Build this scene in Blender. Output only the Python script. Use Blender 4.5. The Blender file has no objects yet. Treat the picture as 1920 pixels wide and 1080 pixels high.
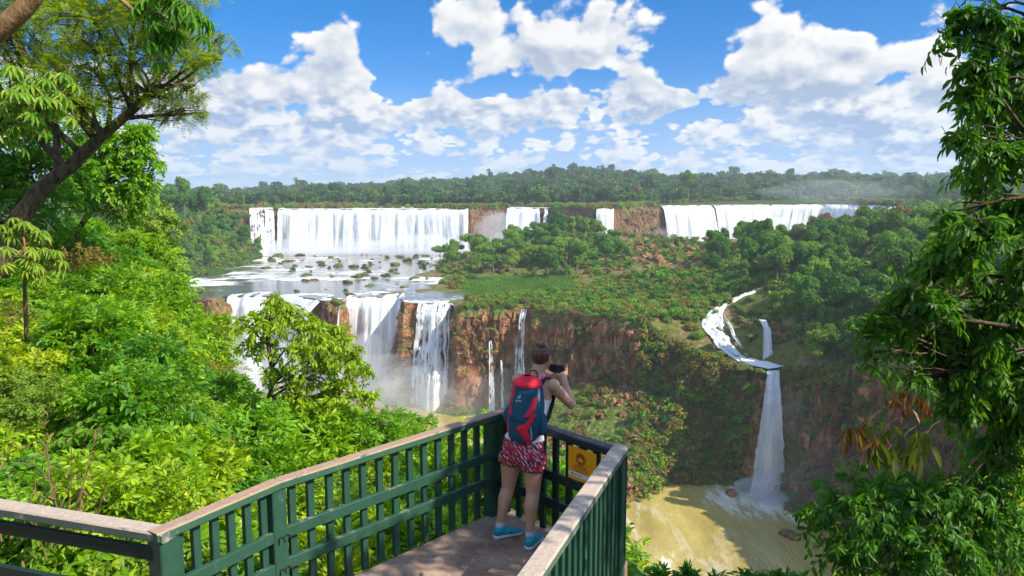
import bpy, math, random
import numpy as np
from mathutils import Vector, Matrix

SC = bpy.context.scene
COL = SC.collection
PI = math.pi
# ------------------------------------------------------------------ camera frame (used to place points at their real distance)
FOC = 26/36*1920.0
TH = math.atan(178/FOC)
CZ = 90.0
def ray(px, py):
    u = px-960; v = 540-py
    return (u, FOC*math.cos(TH)+v*math.sin(TH), v*math.cos(TH)-FOC*math.sin(TH))
def W(px, py, z):
    r = ray(px, py); t = (z-CZ)/r[2]
    return (r[0]*t, r[1]*t, z)
def D(px, py, d):
    r = ray(px, py); t = d/r[1]
    return (r[0]*t, d, CZ+r[2]*t)

# ------------------------------------------------------------------ small node language
class NB:
    def __init__(s, nt): s.nt = nt; s.n = nt.nodes; s.l = nt.links
    def node(s, t, **kw):
        n = s.n.new(t)
        for k, v in kw.items(): setattr(n, k, v)
        return n
    def put(s, sock, v):
        if isinstance(v, V): s.l.new(v.o, sock)
        elif hasattr(v, 'is_output'): s.l.new(v, sock)
        elif v is not None:
            try: sock.default_value = v
            except Exception: sock.default_value = (*v, 1.0)
    def math(s, op, a, b=None, c=None, clamp=False):
        n = s.node('ShaderNodeMath', operation=op, use_clamp=clamp)
        s.put(n.inputs[0], a)
        if b is not None: s.put(n.inputs[1], b)
        if c is not None: s.put(n.inputs[2], c)
        return V(s, n.outputs[0])
    def noise(s, vec=None, scale=1, detail=4, rough=.55, dist=0, out='Fac', dim='3D', lac=2.0):
        n = s.node('ShaderNodeTexNoise', noise_dimensions=dim)
        if vec is not None: s.put(n.inputs['Vector'], vec)
        n.inputs['Scale'].default_value = scale; n.inputs['Detail'].default_value = detail
        n.inputs['Roughness'].default_value = rough; n.inputs['Distortion'].default_value = dist
        n.inputs['Lacunarity'].default_value = lac
        return V(s, n.outputs[out])
    def voronoi(s, vec=None, scale=1, feature='F1', out='Distance', rnd=1, smooth=None, detail=0):
        n = s.node('ShaderNodeTexVoronoi', feature=feature)
        if vec is not None: s.put(n.inputs['Vector'], vec)
        n.inputs['Scale'].default_value = scale; n.inputs['Randomness'].default_value = rnd
        n.inputs['Detail'].default_value = detail
        if smooth is not None: n.inputs['Smoothness'].default_value = smooth
        return V(s, n.outputs[out])
    def ramp(s, fac, stops, interp='LINEAR'):
        n = s.node('ShaderNodeValToRGB'); cr = n.color_ramp; cr.interpolation = interp
        while len(cr.elements) < len(stops): cr.elements.new(.5)
        for e, (p, c) in zip(cr.elements, stops):
            e.position = p; e.color = (c, c, c, 1) if not hasattr(c, '__len__') else (*c, 1)[:4]
        s.put(n.inputs[0], fac); return V(s, n.outputs[0])
    def mix(s, f, a, b, mode='MIX'):
        n = s.node('ShaderNodeMix', data_type='RGBA', blend_type=mode)
        s.put(n.inputs[0], f); s.put(n.inputs[6], a); s.put(n.inputs[7], b)
        return V(s, n.outputs[2])
    def step(s, x, a, b):
        n = s.node('ShaderNodeMapRange', interpolation_type='SMOOTHSTEP')
        s.put(n.inputs[0], x); n.inputs[1].default_value = a; n.inputs[2].default_value = b
        return V(s, n.outputs[0])
    def comb(s, x, y, z=0.0):
        n = s.node('ShaderNodeCombineXYZ'); s.put(n.inputs[0], x); s.put(n.inputs[1], y); s.put(n.inputs[2], z)
        return V(s, n.outputs[0])
    def sep(s, v):
        n = s.node('ShaderNodeSeparateXYZ'); s.put(n.inputs[0], v)
        return [V(s, o) for o in n.outputs]
    def coord(s, which='Object'):
        return V(s, s.node('ShaderNodeTexCoord').outputs[which])
    def pos(s): return V(s, s.node('ShaderNodeNewGeometry').outputs['Position'])
    def uv(s, name):
        n = s.node('ShaderNodeUVMap', uv_map=name); return V(s, n.outputs[0])
    def scale(s, v, sc):
        n = s.node('ShaderNodeVectorMath', operation='MULTIPLY'); s.put(n.inputs[0], v); n.inputs[1].default_value = sc
        return V(s, n.outputs[0])
    def vadd(s, a, b):
        n = s.node('ShaderNodeVectorMath', operation='ADD'); s.put(n.inputs[0], a); s.put(n.inputs[1], b)
        return V(s, n.outputs[0])
    def hsv(s, col, h=.5, sa=1., v=1.):
        n = s.node('ShaderNodeHueSaturation'); s.put(n.inputs['Hue'], h); s.put(n.inputs['Saturation'], sa)
        s.put(n.inputs['Value'], v); s.put(n.inputs['Color'], col); return V(s, n.outputs[0])
    def bump(s, h, strength=.5, dist=.1):
        n = s.node('ShaderNodeBump'); s.put(n.inputs['Height'], h)
        n.inputs['Strength'].default_value = strength; n.inputs['Distance'].default_value = dist
        return V(s, n.outputs[0])
class V:
    def __init__(s, b, o): s.b = b; s.o = o
    def __add__(s, x): return s.b.math('ADD', s, x)
    __radd__ = __add__
    def __sub__(s, x): return s.b.math('SUBTRACT', s, x)
    def __rsub__(s, x): return s.b.math('SUBTRACT', x, s)
    def __mul__(s, x): return s.b.math('MULTIPLY', s, x)
    __rmul__ = __mul__
    def __truediv__(s, x): return s.b.math('DIVIDE', s, x)

def new_mat(name, rough=.8, spec=.3):
    m = bpy.data.materials.new(name); m.use_nodes = True
    b = NB(m.node_tree); p = m.node_tree.nodes['Principled BSDF']
    p.inputs['Roughness'].default_value = rough
    p.inputs['Specular IOR Level'].default_value = spec
    return m, b, p

# ------------------------------------------------------------------ objects and labels
def tag(o, label=None, cat=None, group=None, kind=None):
    if label: o['label'] = label
    if cat: o['category'] = cat
    if group: o['group'] = group
    if kind: o['kind'] = kind
    return o
def empty(name, loc=(0, 0, 0), rz=0.):
    o = bpy.data.objects.new(name, None); COL.objects.link(o)
    o.location = loc; o.rotation_euler = (0, 0, rz); o.empty_display_size = .2
    return o
def add(name, me, mat=None, parent=None, link=True):
    o = bpy.data.objects.new(name, me)
    if mat is not None:
        for m in (mat if isinstance(mat, (list, tuple)) else [mat]): me.materials.append(m)
    if link: COL.objects.link(o)
    if parent is not None: o.parent = parent
    return o
def copy_tree(o, loc=None, rz=None, scale=None, label=None, group=None, cat=None):
    c = o.copy(); COL.objects.link(c)
    for ch in o.children:
        d = ch.copy(); COL.objects.link(d); d.parent = c
        for g in ch.children:
            e = g.copy(); COL.objects.link(e); e.parent = d
    if loc is not None: c.location = loc
    if rz is not None: c.rotation_euler = (0, 0, rz)
    if scale is not None: c.scale = scale
    return tag(c, label, cat, group)

def mesh_np(name, verts, faces, smooth=False, uvs=None, mat_idx=None):
    """faces: int array (n,k), or list of such arrays."""
    me = bpy.data.meshes.new(name)
    verts = np.asarray(verts, dtype=np.float32)
    if isinstance(faces, np.ndarray): faces = [faces]
    faces = [np.asarray(f, dtype=np.int32) for f in faces if len(f)]
    nl = sum(f.size for f in faces); nf = sum(len(f) for f in faces)
    me.vertices.add(len(verts)); me.vertices.foreach_set('co', verts.ravel())
    me.loops.add(nl); me.polygons.add(nf)
    li = np.concatenate([f.ravel() for f in faces])
    me.loops.foreach_set('vertex_index', li)
    tot = np.concatenate([np.full(len(f), f.shape[1], np.int32) for f in faces])
    st = np.concatenate([[0], np.cumsum(tot)[:-1]]).astype(np.int32)
    me.polygons.foreach_set('loop_start', st); me.polygons.foreach_set('loop_total', tot)
    me.polygons.foreach_set('use_smooth', np.full(nf, bool(smooth)))
    if mat_idx is not None: me.polygons.foreach_set('material_index', np.asarray(mat_idx, np.int32))
    me.update(calc_edges=True)
    if uvs:
        for k, arr in uvs.items():
            l = me.uv_layers.new(name=k)
            l.data.foreach_set('uv', np.asarray(arr, np.float32)[li].ravel())
    me.validate()
    return me
def grid_faces(nr, nc, wrap=False):
    r = np.arange(nr-1)[:, None]; c = np.arange(nc if wrap else nc-1)[None, :]
    c2 = (c+1) % nc
    a = r*nc+c; b = r*nc+c2; d = (r+1)*nc+c; e = (r+1)*nc+c2
    return np.stack([a, b, e, d], -1).reshape(-1, 4)
class MB:
    """collects several shapes into one mesh"""
    def __init__(s): s.v = []; s.f = []; s.n = 0; s.mi = []
    def put(s, v, f, mi=0):
        v = np.asarray(v, float); fl = f if isinstance(f, list) else [f]
        for x in fl:
            x = np.asarray(x)
            if len(x): s.f.append(x+s.n); s.mi.append(np.full(len(x), mi))
        s.v.append(v); s.n += len(v); return s
    def mesh(s, name, smooth=False):
        return mesh_np(name, np.concatenate(s.v), s.f, smooth, mat_idx=np.concatenate(s.mi))
    def build(s, name, mat, parent=None, smooth=False):
        return add(name, s.mesh(name, smooth), mat, parent)
def tube(pts, radii, sides=8, cap=True):
    P = np.asarray(pts, float); n = len(P)
    R = np.broadcast_to(np.asarray(radii, float), (n,))
    T = np.gradient(P, axis=0); T /= np.linalg.norm(T, axis=1, keepdims=True)+1e-9
    ref = np.array([0, 0, 1.]) if abs(T[0][2]) < .9 else np.array([1., 0, 0])
    A = np.cross(T, ref); A /= np.linalg.norm(A, axis=1, keepdims=True)+1e-9
    B = np.cross(T, A)
    a = np.linspace(0, 2*PI, sides, endpoint=False)
    V_ = P[:, None]+R[:, None, None]*(A[:, None]*np.cos(a)[None, :, None]+B[:, None]*np.sin(a)[None, :, None])
    f = grid_faces(n, sides, True)
    v = V_.reshape(-1, 3); fs = [f]
    if cap:
        fs += [np.arange(sides)[None, ::-1], (np.arange(sides)+(n-1)*sides)[None]]
    return v, fs
def bez(pts, n=16):
    """smooth Catmull-Rom line through points"""
    P = np.asarray(pts, float); P = np.vstack([2*P[0]-P[1], P, 2*P[-1]-P[-2]])
    out = []; m = len(P)-3
    for i in range(m):
        k = max(2, int(round(n/m)))
        for t in np.linspace(0, 1, k, endpoint=(i == m-1)):
            a, b, c, d = P[i:i+4]
            out.append(.5*((2*b)+(-a+c)*t+(2*a-5*b+4*c-d)*t*t+(-a+3*b-3*c+d)*t**3))
    return np.array(out)
def box_between(p, q, w, h, bev=.004, up=(0, 0, 1), ext=0.):
    """bevelled bar from p to q (centre line), width w sideways, height h"""
    p = Vector(p); q = Vector(q); d = (q-p).normalized(); p = p-d*ext; q = q+d*ext
    s = d.cross(Vector(up)).normalized(); u = s.cross(d).normalized()
    b = bev; a = w/2; c = h/2
    prof = [(-a+b, -c), (a-b, -c), (a, -c+b), (a, c-b), (a-b, c), (-a+b, c), (-a, c-b), (-a, -c+b)]
    v = []
    L = (q-p).length; ns = max(2, int(L/.12)+1)
    for i in range(ns):
        t = i/(ns-1); cpt = p.lerp(q, t)
        for x, y in prof: v.append(cpt+s*x+u*y)
    f = grid_faces(ns, 8, True)
    return np.array(v), [f, np.arange(8)[None, ::-1], (np.arange(8)+(ns-1)*8)[None]]
# ------------------------------------------------------------------ cheap vectorised value noise
_rs = np.random.RandomState(7); _perm = _rs.permutation(4096); _val = _rs.rand(4096)
def _h(i, j, k): return _val[_perm[(_perm[(_perm[i & 4095]+j) & 4095]+k) & 4095]]
def vnoise(x, y, z=None):
    x = np.asarray(x, float); y = np.asarray(y, float); z = np.zeros_like(x) if z is None else np.asarray(z, float)
    x, y, z = np.broadcast_arrays(x, y, z)
    i = np.floor(x).astype(int); j = np.floor(y).astype(int); k = np.floor(z).astype(int)
    u = x-i; v = y-j; w = z-k; u = u*u*(3-2*u); v = v*v*(3-2*v); w = w*w*(3-2*w)
    def L(a, b, t): return a+(b-a)*t
    return L(L(L(_h(i, j, k), _h(i+1, j, k), u), L(_h(i, j+1, k), _h(i+1, j+1, k), u), v),
             L(L(_h(i, j, k+1), _h(i+1, j, k+1), u), L(_h(i, j+1, k+1), _h(i+1, j+1, k+1), u), v), w)*2-1
def fbm(x, y, z=None, o=4, g=.5):
    s = 0; a = 1.; f = 1.
    for q in range(o):
        s = s+a*vnoise(np.asarray(x)*f+q*17.3, np.asarray(y)*f+q*5.1, None if z is None else np.asarray(z)*f); a *= g; f *= 2.03
    return s
class RBF:
    """linear radial interpolation of scattered heights"""
    def __init__(s, pts):
        P = np.array(pts, float); s.c = P[:, :2]; n = len(P)
        d = np.linalg.norm(s.c[:, None]-s.c[None], axis=2)
        A = np.zeros((n+3, n+3)); A[:n, :n] = d; A[:n, n] = 1; A[:n, n+1:] = s.c/100; A[n, :n] = 1; A[n+1:, :n] = s.c.T/100
        s.w = np.linalg.lstsq(A, np.concatenate([P[:, 2], [0, 0, 0]]), rcond=None)[0]
    def __call__(s, x, y):
        x = np.asarray(x, float); y = np.asarray(y, float); sh = x.shape
        q = np.stack([x.ravel(), y.ravel()], 1); out = np.empty(len(q)); n = len(s.c)
        for a in range(0, len(q), 20000):
            b = q[a:a+20000]; d = np.linalg.norm(b[:, None]-s.c[None], axis=2)
            out[a:a+20000] = d@s.w[:n]+s.w[n]+(b/100)@s.w[n+1:]
        return out.reshape(sh)
def in_poly(x, y, poly):
    x = np.asarray(x); y = np.asarray(y); c = np.zeros(x.shape, bool); n = len(poly)
    for i in range(n):
        x1, y1 = poly[i][:2]; x2, y2 = poly[(i+1) % n][:2]
        k = (y1 > y) != (y2 > y)
        c ^= k & (x < (x2-x1)*(y-y1)/((y2-y1) if y2 != y1 else 1e-9)+x1)
    return c
# ------------------------------------------------------------------ camera, sun, sky
cam_d = bpy.data.cameras.new('camera'); cam = bpy.data.objects.new('camera', cam_d); COL.objects.link(cam)
cam.location = (0, 0, CZ); cam.rotation_euler = (PI/2-TH, 0, 0)
cam_d.lens = 26; cam_d.sensor_width = 36; cam_d.clip_start = .1; cam_d.clip_end = 30000
SC.camera = cam
SUN_DIR = Vector((.86, -.42, 0)).normalized()
ELEV = math.radians(43)
SUN_V = Vector((SUN_DIR.x*math.cos(ELEV), SUN_DIR.y*math.cos(ELEV), math.sin(ELEV)))
sd = bpy.data.lights.new('sun', 'SUN'); sd.energy = 5.0; sd.angle = math.radians(.55); sd.color = (1, .93, .8)
so = bpy.data.objects.new('sun', sd); COL.objects.link(so)
so.rotation_euler = (-SUN_V).to_track_quat('-Z', 'Y').to_euler(); so.location = (40, -20, 160)
w = bpy.data.worlds.new('World'); SC.world = w; w.use_nodes = True
def build_world():
    nt = w.node_tree; b = NB(nt); bg = nt.nodes['Background']
    sky = b.node('ShaderNodeTexSky', sky_type='NISHITA', sun_disc=False, sun_elevation=ELEV,
                 sun_rotation=math.atan2(SUN_DIR.x, SUN_DIR.y), altitude=200, air_density=1.0, dust_density=.3, ozone_density=3)
    g = b.coord('Generated'); X, Y, Z = b.sep(g)
    deep = b.mix(b.step(Z, .26, .0), (.02, .74, 1.38), (.50, .78, 1.40))
    skc = b.mix(1.0, V(b, sky.outputs[0]), deep, 'MULTIPLY')
    az = b.math('ARCTAN2', X, Y); el = b.math('ARCSINE', b.math('MAXIMUM', b.math('MINIMUM', Z, .999), -.2))
    P = b.comb(az, el, 0.)
    def azel(px, py):
        r = Vector(ray(px, py)).normalized(); return math.atan2(r.x, r.y), math.asin(r.z)
    blobs = [  # px, py, rx, ry, weight
        (600, 75, 115, 72, .66), (470, 160, 130, 42, .5), (660, 140, 60, 34, .30), (770, 130, 34, 24, .25),
        (930, 50, 150, 70, .62), (1060, 100, 110, 48, .62), (840, 10, 80, 40, .40), (1150, 30, 85, 60, .5),
        (1440, 60, 175, 75, .5), (1590, 100, 110, 60, .5), (1205, 165, 52, 48, .70), (1262, 185, 25, 18, .35),
        (840, 195, 85, 40, .5), (660, 220, 110, 38, .45), (1390, 160, 110, 60, .42), (1590, 190, 90, 70, .45),
        (1760, 180, 110, 110, .45), (1740, 60, 90, 60, .3), (1050, 195, 50, 34, .45), (400, 240, 150, 40, .4), (940, 222, 60, 28, .4),
        (70, 90, 120, 90, .3),
        (450, 25, 80, 55, -.5), (742, 80, 42, 95, -.6), (700, 5, 100, 22, -.35), (1290, 135, 70, 45, -.6),
        (1660, 40, 50, 45, -.7), (1670, 150, 45, 32, -.55), (900, 175, 40, 14, -.4), (1330, 205, 60, 18, -.4), (560, 205, 50, 14, -.3), (1110, 145, 50, 22, -.35), (1000, 162, 80, 16, -.3), (760, 170, 60, 18, -.3)]
    cov = None; tilt = None
    for px, py, rx, ry, wt in blobs:
        A0, E0 = azel(px, py); sx = 1387.0/rx; sy = 1387.0/ry
        n = b.node('ShaderNodeVectorMath', operation='MULTIPLY_ADD')
        b.put(n.inputs[0], P); n.inputs[1].default_value = (sx, sy, 0); n.inputs[2].default_value = (-A0*sx, -E0*sy, 0)
        q = b.node('ShaderNodeVectorMath', operation='DOT_PRODUCT'); b.l.new(n.outputs[0], q.inputs[0]); b.l.new(n.outputs[0], q.inputs[1])
        ex = b.math('POWER', .42, V(b, q.outputs['Value']))
        cov = b.math('MULTIPLY_ADD', ex, wt, 0. if cov is None else cov)
        if wt > .4:
            t = b.node('ShaderNodeVectorMath', operation='DOT_PRODUCT'); b.l.new(n.outputs[0], t.inputs[0]); t.inputs[1].default_value = (.3, .9, 0)
            tilt = b.math('MULTIPLY_ADD', ex, V(b, t.outputs['Value']), 0. if tilt is None else tilt)
    cov = cov*.92+b.step(el, .175, .11)*.47+b.step(el, .09, .02)*.06-.02
    def lumps(off, det):
        a = az+off[0] if off else az; e = el+off[1] if off else el
        k = b.math('POWER', b.math('MAXIMUM', e, .004), .55)
        p = b.comb(a, k*1.15, 0.3)
        n1 = b.noise(p, 11.5, det, .56)
        v1 = b.voronoi(b.vadd(p, b.scale(b.noise(p, 9, 1, .5, out='Color'), (.05, .05, .05))), 21, 'SMOOTH_F1', smooth=.3, detail=min(2, det-2))
        hi = n1*1.25+(.62-v1)*.38-.125
        n2 = b.noise(p, 19, det, .56); v2 = b.voronoi(b.vadd(p, b.scale(b.noise(p, 18, 1, .5, out='Color'), (.03, .03, .03))), 40, 'SMOOTH_F1', smooth=.3, detail=1)
        lo = n2*1.55+(.62-v2)*.42-.335
        f = b.step(e, .175, .11)
        return hi+(lo-hi)*f
    n0 = lumps(None, 7); n1 = lumps((.012, .016), 4)
    d0 = cov+n0
    CUT = .868
    mask = b.step(d0, CUT-.05, CUT+.10)
    lit = b.math('ADD', (n0-n1)*2.3+tilt*.6, .57, clamp=True)
    edge = b.step(d0, CUT+.30, CUT+.02)
    lit = b.math('ADD', lit*.85, edge*.25, clamp=True)
    shade = b.mix(b.step(el, .03, .17), (.27, .43, .72), (.42, .50, .64))
    cc = b.mix(lit, shade, (1.0, .985, .96))
    air = b.step(el, .11, -.01)
    cc = b.mix(air*.35, cc, (.36, .56, .88))
    clear = b.mix(b.step(el, .16, .03)*.7, b.hsv(skc, .5, 1, .1), (.36, .58, .95))
    col = b.mix(mask, clear, cc)
    b.put(bg.inputs[0], b.hsv(col, .5, 1.0, 6.9)); bg.inputs[1].default_value = .10
    # the rest of the sky: broad soft clouds, brightened as fill for shaded parts
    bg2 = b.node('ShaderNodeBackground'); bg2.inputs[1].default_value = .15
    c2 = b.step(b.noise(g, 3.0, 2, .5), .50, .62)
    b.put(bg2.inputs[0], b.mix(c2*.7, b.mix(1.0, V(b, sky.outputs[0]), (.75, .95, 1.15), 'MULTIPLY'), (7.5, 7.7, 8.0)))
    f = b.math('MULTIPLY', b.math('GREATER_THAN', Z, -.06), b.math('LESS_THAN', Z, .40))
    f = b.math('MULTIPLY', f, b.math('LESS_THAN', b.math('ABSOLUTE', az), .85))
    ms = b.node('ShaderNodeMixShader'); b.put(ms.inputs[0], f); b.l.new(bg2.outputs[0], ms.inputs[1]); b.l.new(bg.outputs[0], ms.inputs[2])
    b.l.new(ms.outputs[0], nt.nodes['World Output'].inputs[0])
build_world()
w.cycles.sampling_method = 'MANUAL'; w.cycles.sample_map_resolution = 512
vs = SC.view_settings; vs.view_transform = 'Standard'; vs.look = 'None'; vs.exposure = .6; vs.gamma = 1; vs.use_curve_mapping = False
cy = SC.cycles
cy.use_denoising = True; cy.use_adaptive_sampling = True; cy.adaptive_threshold = .015
cy.max_bounces = 7; cy.diffuse_bounces = 3; cy.glossy_bounces = 2; cy.transmission_bounces = 4; cy.transparent_max_bounces = 12; cy.volume_bounces = 2
cy.caustics_reflective = False; cy.caustics_refractive = False; cy.sample_clamp_indirect = 4
# ------------------------------------------------------------------ materials
def leafmat(name, c1, c2, c3, tr=(.25, .42, .02), trans=.38, rough=.5, objvar=.25, spec=.35, scale=None):
    m, b, p = new_mat(name, rough, spec)
    gi = b.node('ShaderNodeNewGeometry'); r = V(b, gi.outputs['Random Per Island'])
    oi = b.node('ShaderNodeObjectInfo'); orr = V(b, oi.outputs['Random'])
    col = b.ramp(r, [(0, c1), (.5, c2), (1, c3)])
    n = b.noise(b.pos(), scale or .35, 2, .5)
    col = b.hsv(col, .5-(orr-.5)*.05, 1., (orr-.5)*(2*objvar)+(n-.5)*.7+1.0)
    b.put(p.inputs['Base Color'], col)
    t = b.node('ShaderNodeBsdfTranslucent')
    b.put(t.inputs[0], b.mix(.6, b.hsv(col, .485, 1.1, 2.2), tr))
    ms = b.node('ShaderNodeMixShader'); ms.inputs[0].default_value = trans
    b.l.new(p.outputs[0], ms.inputs[1]); b.l.new(t.outputs[0], ms.inputs[2])
    b.l.new(ms.outputs[0], m.node_tree.nodes['Material Output'].inputs[0])
    return m
LM = {}
LM['far'] = leafmat('far_canopy_leaves', (.030, .080, .016), (.055, .12, .022), (.11, .16, .03), (.09, .17, .02), .15, .8, .48, .1, .02)
LM['dark'] = leafmat('dark_green_leaves', (.038, .105, .013), (.07, .18, .018), (.12, .24, .024), (.10, .24, .015), .25, .7, .22, .15, .12)
LM['mid'] = leafmat('mid_green_leaves', (.075, .17, .016), (.125, .25, .022), (.19, .31, .032), (.17, .32, .02), .25, .7, .22, .15, .12)
LM['lime'] = leafmat('lime_green_leaves', (.10, .23, .015), (.15, .30, .02), (.22, .37, .03), (.22, .42, .02), .28, .7, .18, .15, .12)
LM['olive'] = leafmat('olive_dry_leaves', (.12, .13, .022), (.20, .19, .035), (.30, .25, .055), (.22, .22, .03), .22, .8, .22, .1, .12)
LM['brown'] = leafmat('brownish_leaves', (.16, .12, .04), (.22, .17, .06), (.28, .20, .08), (.24, .18, .05), .22, .8, .15, .1, .12)
LM['bright'] = leafmat('bright_shrub_leaves', (.08, .20, .006), (.18, .34, .008), (.31, .47, .012), (.38, .58, .01), .40, .42, .15, .4, .8)
LM['bright2'] = leafmat('yellow_shrub_leaves', (.16, .28, .008), (.24, .38, .010), (.38, .48, .015), (.42, .60, .01), .42, .45, .12, .4, .8)
LM['feather'] = leafmat('feathery_leaflets', (.07, .16, .008), (.15, .27, .010), (.27, .38, .014), (.34, .50, .01), .48, .5, .10, .3, .9)
LM['deep'] = leafmat('broad_dark_leaves', (.020, .082, .007), (.045, .15, .010), (.10, .27, .014), (.12, .40, .012), .40, .45, .15, .3, 1.2)
LM['leafy'] = leafmat('plain_green_leaves', (.05, .15, .008), (.10, .25, .010), (.18, .36, .014), (.24, .48, .01), .40, .45, .12, .35, .9)
LM['fresh'] = leafmat('fresh_green_leaves', (.03, .12, .010), (.06, .21, .014), (.13, .32, .02), (.12, .42, .02), .42, .48, .15, .25, 1.0)
LM['rust'] = leafmat('rusty_young_leaves', (.09, .035, .010), (.17, .060, .012), (.20, .11, .015), (.26, .09, .015), .35, .4, .1, .3, 1.0)
LM['bronze'] = leafmat('dark_olive_leaves', (.035, .060, .008), (.07, .10, .010), (.11, .12, .012), (.12, .20, .012), .36, .4, .1, .3, 1.0)
LM['palmate'] = leafmat('palmate_leaves', (.09, .22, .015), (.16, .31, .02), (.28, .36, .035), (.30, .48, .03), .38, .45, .10, .35, 1.0)
LM['grass'] = leafmat('marsh_grass_blades', (.08, .17, .02), (.12, .24, .025), (.18, .29, .04), (.16, .32, .03), .3, .7, .1, .1, .05)

def barkmat(name, c1, c2, sc=6):
    m, b, p = new_mat(name, .9, .15)
    o = b.pos(); n = b.noise(b.scale(o, (1, 1, .35)), sc, 5, .65)
    b.put(p.inputs['Base Color'], b.ramp(n, [(.35, c1), (.65, c2)]))
    b.put(p.inputs['Normal'], b.bump(n, .6, .05)); return m
M = {}
M['bark'] = barkmat('grey_brown_bark', (.045, .032, .02), (.16, .11, .07), 9)
M['bark_pale'] = barkmat('pale_brown_bark', (.16, .085, .035), (.36, .22, .11), 14)
M['bark_far'] = barkmat('far_bark', (.10, .08, .06), (.22, .19, .15), 2)
M['twig'] = barkmat('thin_stem', (.07, .06, .02), (.16, .11, .04), 20)

def rockmat(name, moss=.5, big=.08, dark=1.0):
    m, b, p = new_mat(name, .9, .2)
    P = b.pos(); n = b.noise(P, big*2.2, 6, .62); n2 = b.noise(P, big*10, 5, .6)
    ver = b.noise(b.scale(P, (1, 1, .18)), big*8, 4, .6)
    k = dark
    c = b.ramp(n*.55+ver*.3+n2*.15, [(.36, (.045*k, .026*k, .018*k)), (.45, (.15*k, .062*k, .032*k)), (.52, (.29*k, .13*k, .06*k)), (.60, (.43*k, .235*k, .125*k)), (.68, (.46*k, .33*k, .21*k))])
    g = V(b, b.node('ShaderNodeNewGeometry').outputs['Normal']); gz = b.sep(g)[2]
    n3 = b.noise(P, big*3.1, 5, .6)
    mo = b.step(gz*.55+n3*.9+n2*.3, 1.02-moss*.5, 1.14-moss*.5)
    green = b.ramp(b.noise(P, big*14, 3, .6), [(.35, (.035, .06, .012)), (.55, (.10, .14, .025)), (.7, (.20, .19, .045))])
    b.put(p.inputs['Base Color'], b.mix(mo, c, green))
    b.put(p.inputs['Normal'], b.bump(n2*.6+ver*.6, .9, .9)); return m
M['cliff'] = rockmat('red_basalt_cliff', .42)
M['cliff_dark'] = rockmat('darkened_cliff', .45, .09, .62)  # the cliff rock with its whole colour darkened
M['rock'] = rockmat('river_boulder_rock', .34, .25, .5)
M['scree'] = rockmat('scree_rock', .05, .30, 1.25)

def groundmat(name, g1, g2, dirt, amt, sc=.06, grassline=None):
    m, b, p = new_mat(name, .95, .1)
    P = b.pos(); n = b.noise(P, sc, 6, .6); n2 = b.noise(P, sc*9, 4, .65)
    gcol = b.ramp(n2, [(.3, g1), (.7, g2)])
    b.put(p.inputs['Base Color'], b.mix(b.step(n*.7+n2*.3, .62-amt, .70-amt), gcol, b.ramp(n2, [(.35, tuple(.55*x for x in dirt)), (.65, dirt)])))
    b.put(p.inputs['Normal'], b.bump(n2, .8, .8)); return m
M['basin_land'] = groundmat('scrubby_ground', (.06, .085, .015), (.17, .17, .035), (.25, .15, .085), .12)
M['forest_floor'] = groundmat('forest_floor', (.02, .045, .008), (.055, .085, .015), (.10, .07, .03), .04)
M['near_floor'] = groundmat('leaf_litter_floor', (.02, .045, .006), (.05, .09, .01), (.07, .045, .02), .1, .8)

def watermat(name, c1, c2, foam_amt, sc, rough=.12, stretch=(1, 1, 1), foamcol=(.85, .84, .80), at=None, rip=.35):
    m, b, p = new_mat(name, rough, .6)
    P = b.scale(b.pos(), stretch)
    wv = b.noise(P, sc*.5, 3, .5, out='Color')
    Pd = b.vadd(P, b.scale(wv, (6/sc*.06, 6/sc*.06, 0)))
    n = b.noise(Pd, sc, 6, .62); n2 = b.noise(Pd, sc*5, 5, .65)
    big = b.noise(P, sc*.22, 2, .5)
    f = b.step(n*.6+n2*.25+big*.5, .80-foam_amt, .90-foam_amt)
    if at:
        dd = b.node('ShaderNodeVectorMath', operation='DISTANCE'); b.put(dd.inputs[0], b.pos()); dd.inputs[1].default_value = at
        nr = b.step(V(b, dd.outputs['Value']), 34, 3); f = b.math('MAXIMUM', f, b.step(n*.45+n2*.55+nr*.42, .74, 1.02)*.85)
    ridge = b.math('ABSOLUTE', b.noise(Pd, sc*.8, 4, .55)-.5)
    f2 = b.step(ridge+b.math('ABSOLUTE', n2-.5)*.28, .06, .0)*b.step(big, .44, .60)*min(1., foam_amt*5+.1)
    f = b.math('MAXIMUM', f, f2, clamp=True)
    b.put(p.inputs['Base Color'], b.mix(f, b.ramp(n, [(.3, c1), (.7, c2)]), foamcol))
    b.put(p.inputs['Roughness'], f*.6+rough)
    b.put(p.inputs['Normal'], b.bump(n*.5+n2*.5+b.noise(Pd, sc*22, 3, .6)*(.12+.16*(rip-.35)), rip, (.5+.35*(rip-.35))/sc*.06)); return m
M['gorge_water'] = watermat('muddy_yellow_water', (.24, .185, .045), (.50, .40, .12), .05, .06, .12, (1.5, .45, 1), at=(72, 198, 5), rip=1.0)
M['basin_water'] = watermat('grey_rapids_water', (.085, .085, .07), (.16, .15, .12), .10, .075, .12, (.55, 1.0, 1))
M['pool_water'] = watermat('pool_water', (.10, .09, .06), (.22, .19, .13), .30, .25, .2)
M['upper_water'] = watermat('upper_river_water', (.14, .13, .10), (.24, .22, .17), .16, .05, .2, (.4, 1, 1))

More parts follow.
